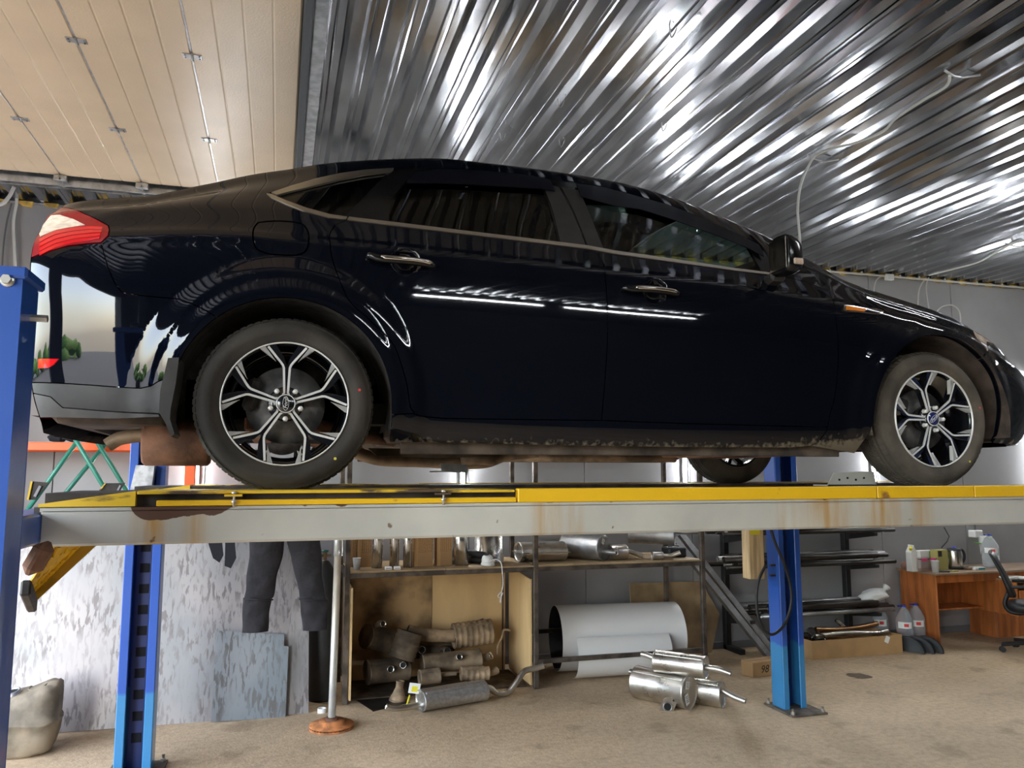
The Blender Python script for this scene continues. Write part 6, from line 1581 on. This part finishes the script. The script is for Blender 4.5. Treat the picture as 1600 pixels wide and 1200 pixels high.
bottle('clear water bottle on the floor, nearest to the desk side', 6.50, 6.98, .0, .40, .085, 'clear water bottles')
bottle('clear water bottle on the floor left of the one at the desk side', 6.30, 6.93, .0, .40, .085, 'clear water bottles')
bottle('clear water bottle behind the black splash guards, farthest left of three', 6.16, 7.12, .0, .40, .08, 'clear water bottles')
t = thing('cup_dispenser', 'white cup dispenser on the back wall above the desk', 'dispenser', (AY(1531, 870, 7.27).x, 7.27, .86))
MB().lathe([(.035, 0), (.05, .20), (.045, .2), (.03, 0)], (0, -.06, 0), (0, 0, 1), 24).build('cup_stack', 'cup_plastic', t); MB().bx(-.10, .02, -.05, .05, .18, .26, .008).build('holder', 'white_plastic', t); MB().bx(-.09, .07, -.11, -.01, .115, .125, .003).build('ring', 'box_green', t); MB().bx(-.03, .0, .025, .05, .26, .72).build('wall_duct', 'wall_seam', t)
t = thing('wall_hook', 'small black bent wire hook on the wall above the kettle', 'hook', (AY(1480, 850, 7.28).x, 7.28, .93)); bw(MB().tube([AY(1475, 824, 7.28), AY(1483, 838, 7.26), AY(1480, 846, 7.26), AY(1471, 856, 7.28)], .006, 8), 'wire', 'rubber', t)
# papers in the open return
for k, (x, y, z, w, lab) in enumerate(((7.55, 6.75, DZt-.085, .20, 'white papers lying on the low return of the desk'), (7.66, 6.62, DZt-.085, .16, 'folded white paper on the front of the desk return'))):
    t = thing('paper_stack', lab, 'paper', (x, y, z), 0, DESK)
    for j in range(3): MB().box((0, 0, .004+.008*j), (w, .14, .007), rmat('Z', 12*j-8)).build('sheet', 'paper', t)
# ---------------- office chair
oc = thing('office_chair', 'black office chair at the right edge beside the desk', 'chair', (7.22, 6.22, 0), math.radians(-49))
bk_ = []
for z, x, th in ((.55, -.17, .035), (.65, -.20, .03), (.78, -.245, .025), (.90, -.30, .022), (.97, -.335, .018)):
    bk_.append([(x+th*ca, .21*sa, z) for ca, sa in ((math.copysign(abs(math.cos(a))**.5, math.cos(a)), math.copysign(abs(math.sin(a))**.6, math.sin(a))) for a in np.linspace(0, 2*PI, 24, endpoint=False))])
shell('backrest', bk_, 'chair_black', oc)
st_ = []
for z, s_ in ((.40, .75), (.42, .97), (.46, 1.0), (.49, .95), (.50, .7)):
    st_.append([(.02+.24*s_*math.copysign(abs(math.cos(a))**.6, math.cos(a)), .24*s_*math.copysign(abs(math.sin(a))**.6, math.sin(a)), z) for a in np.linspace(0, 2*PI, 28, endpoint=False)])
shell('seat', st_, 'chair_black', oc)
MB().tube(catmull([(-.02, 0, .39), (-.18, 0, .38), (-.24, 0, .46), (-.19, 0, .60)], 5), .022, 10).build('back_support', 'chair_black', oc)
for s_ in (-1, 1): MB().tube(catmull([(.10, s_*.24, .42), (.10, s_*.29, .55), (.0, s_*.29, .66), (-.17, s_*.27, .66)], 5), .016, 10).build('armrest', 'chair_black', oc)
MB().cyl((0, 0, .10), (0, 0, .40), .025, n=16).build('column', 'chair_black', oc)
for k in range(5):
    a = math.radians(198+72*k); e = Vector((math.cos(a), math.sin(a), 0))*.30
    lg = MB().beam((0, 0, .11), (e.x, e.y, .075), .045, .035, .008).build('base_leg', 'chair_black', oc)
    w_ = Vector((-math.sin(a), math.cos(a), 0))
    MB().cyl(Vector((e.x, e.y, .027))-w_*.022, Vector((e.x, e.y, .027))+w_*.022, .027, n=18).cyl((e.x, e.y, .03), (e.x, e.y, .08), .008, n=8).build('castor', 'rubber', lg)
# ---------------- black splash guards on the floor
for k, (x, lab) in enumerate(((6.04, 'black curved splash guard on the floor, left of three'), (6.14, 'black curved splash guard on the floor, middle of three'), (6.23, 'black curved splash guard on the floor, right of three'))):
    t = thing('splash_guard', lab, 'splash guard', (x, 6.68-.02*k, 0), 0, 'black splash guards')
    pts = [(.17*math.cos(a), .15*math.sin(a)) for a in np.linspace(0, PI, 18)]; inn = [(.145*math.cos(a), .125*math.sin(a)) for a in np.linspace(PI, 0, 18)]
    MB().prism([(a, b) for a, b in pts+inn], (0, -.03, 0), (.55, -.83, 0), (0, 0, 1), (.83, .55, 0), .05).build('arch', 'rubber', t)
    MB().prism(pts, (0.03, -.01, 0), (.55, -.83, 0), (0, 0, 1), (.83, .55, 0), .006).build('web', 'cyl_dark', t)
# ================================================================== cables under the ceiling and on the wall
cb = thing('ceiling_cable', 'white cable hung in wire hooks under the metal ceiling', 'cable', AZ(1275, 243, CZ-.03))
zc = CZ-.035
pth = [AZ(1484, 118, zc), AZ(1478, 135, zc-.03), AZ(1440, 158, zc-.06), AZ(1400, 185, zc-.07), AZ(1380, 205, zc-.06), AZ(1340, 222, zc-.03), AZ(1300, 232, zc-.01), AZ(1275, 243, zc)]
e = pth[-1]; pth += [AY(1262, 262, e.y), AY(1251, 290, e.y), AY(1246.5, 325, e.y), AY(1248, 352, e.y), AY(1250, 380, e.y), AY(1251, 460, e.y), AY(1250, 600, e.y+.05)]
bw(MB().tube(catmull(pth, 6), .009, 8), 'cable', 'cable_white', cb)
for (a, b) in (((1262, 243), (1310, 249)), ((1476, 110), (1531, 117))):
    p, q_ = AZ(*a, CZ-.004), AZ(*b, CZ-.004); m0 = (p+q_)/2-Vector((0, 0, .03))
    bw(MB().tube([p, p*.75+q_*.25-Vector((0, 0, .028)), m0, q_], .007, 8), 'wire_hook', 'galv_dull', cb)
wcb = thing('wall_conduit', 'white conduit clipped along the top of the back wall', 'conduit', AY(1390, 428, 7.26))
base = [AY(a, b, 7.265) for a, b in ((1200, 404), (1290, 417), (1340, 421), (1378, 426), (1400, 425), (1430, 431), (1470, 434), (1520, 436), (1560, 442), (1610, 443))]
for p in base: p.z = min(p.z, CZ-.035)
bw(MB().tube(catmull(base, 5), .011, 8), 'conduit', 'cable_white', wcb)
for k in range(1, 9): bw(MB().box(base[k]+Vector((.05, -.004, .008)), (.014, .022, .04), None, .002), 'clip', 'cable_white', wcb)
jb = AY(1389, 427, 7.25); jb.z = min(jb.z, CZ-.05); bw(MB().box(jb, (.10, .05, .07), None, .005), 'junction_box', 'white_plastic', wcb)
for pts in (((1379, 430), (1370, 437), (1366, 448), (1365, 470)), ((1447, 434), (1439, 445), (1435, 460), (1434, 500)), ((1451, 434), (1447, 448), (1449, 470), (1455, 500)), ((1463, 488), (1472, 479), (1488, 477), (1499, 487), (1501, 505))):
    bw(MB().tube(catmull([AY(a, b, 7.27) for a, b in pts], 5), .008, 8), 'cable', 'cable_white', wcb)
c2_ = thing('ceiling_cable', 'white cable rising over the metal ceiling at the right edge', 'cable', AZ(1530, 410, CZ-.02))
bw(MB().tube(catmull([AY(1452, 427, 7.2)-Vector((0, 0, .02)), AZ(1495, 419, CZ-.03), AZ(1530, 409, CZ-.03), AZ(1560, 392, CZ-.03), AZ(1590, 378, CZ-.02), AZ(1640, 372, CZ-.02)], 5), .010, 8), 'cable', 'cable_white', c2_)
for (a, b) in (((1570, 380), (1610, 386)),): bw(MB().tube([AZ(*a, CZ-.01), AZ(1590, 386, CZ-.045), AZ(*b, CZ-.01)], .006, 8), 'wire_hook', 'galv_dull', c2_)
c3_ = thing('wall_cable', 'grey cables hanging on the back wall above the near blue post', 'cable', AY(20, 420, 7.27))
for pts in (((24, 300), (26, 315), (21, 345), (22, 380), (24, 440), (24, 560)), ((18, 318), (10, 350), (4, 400), (2, 480))):
    bw(MB().tube(catmull([AY(a, b, 7.27) for a, b in pts], 5), .012 if pts[0][0] > 20 else .007, 8), 'cable', 'cable_white' if pts[0][0] > 20 else 'wall_seam', c3_)
c4_ = thing('gate_cable', 'pale cable drooping below the gate track at the left edge', 'cable', AY(8, 315, 6.4))
bw(MB().tube(catmull([AY(22, 292, 6.4), AY(15, 306, 6.4), AY(4, 318, 6.4), AY(-12, 322, 6.4)], 5), .014, 8), 'cable', 'cable_white', c4_)
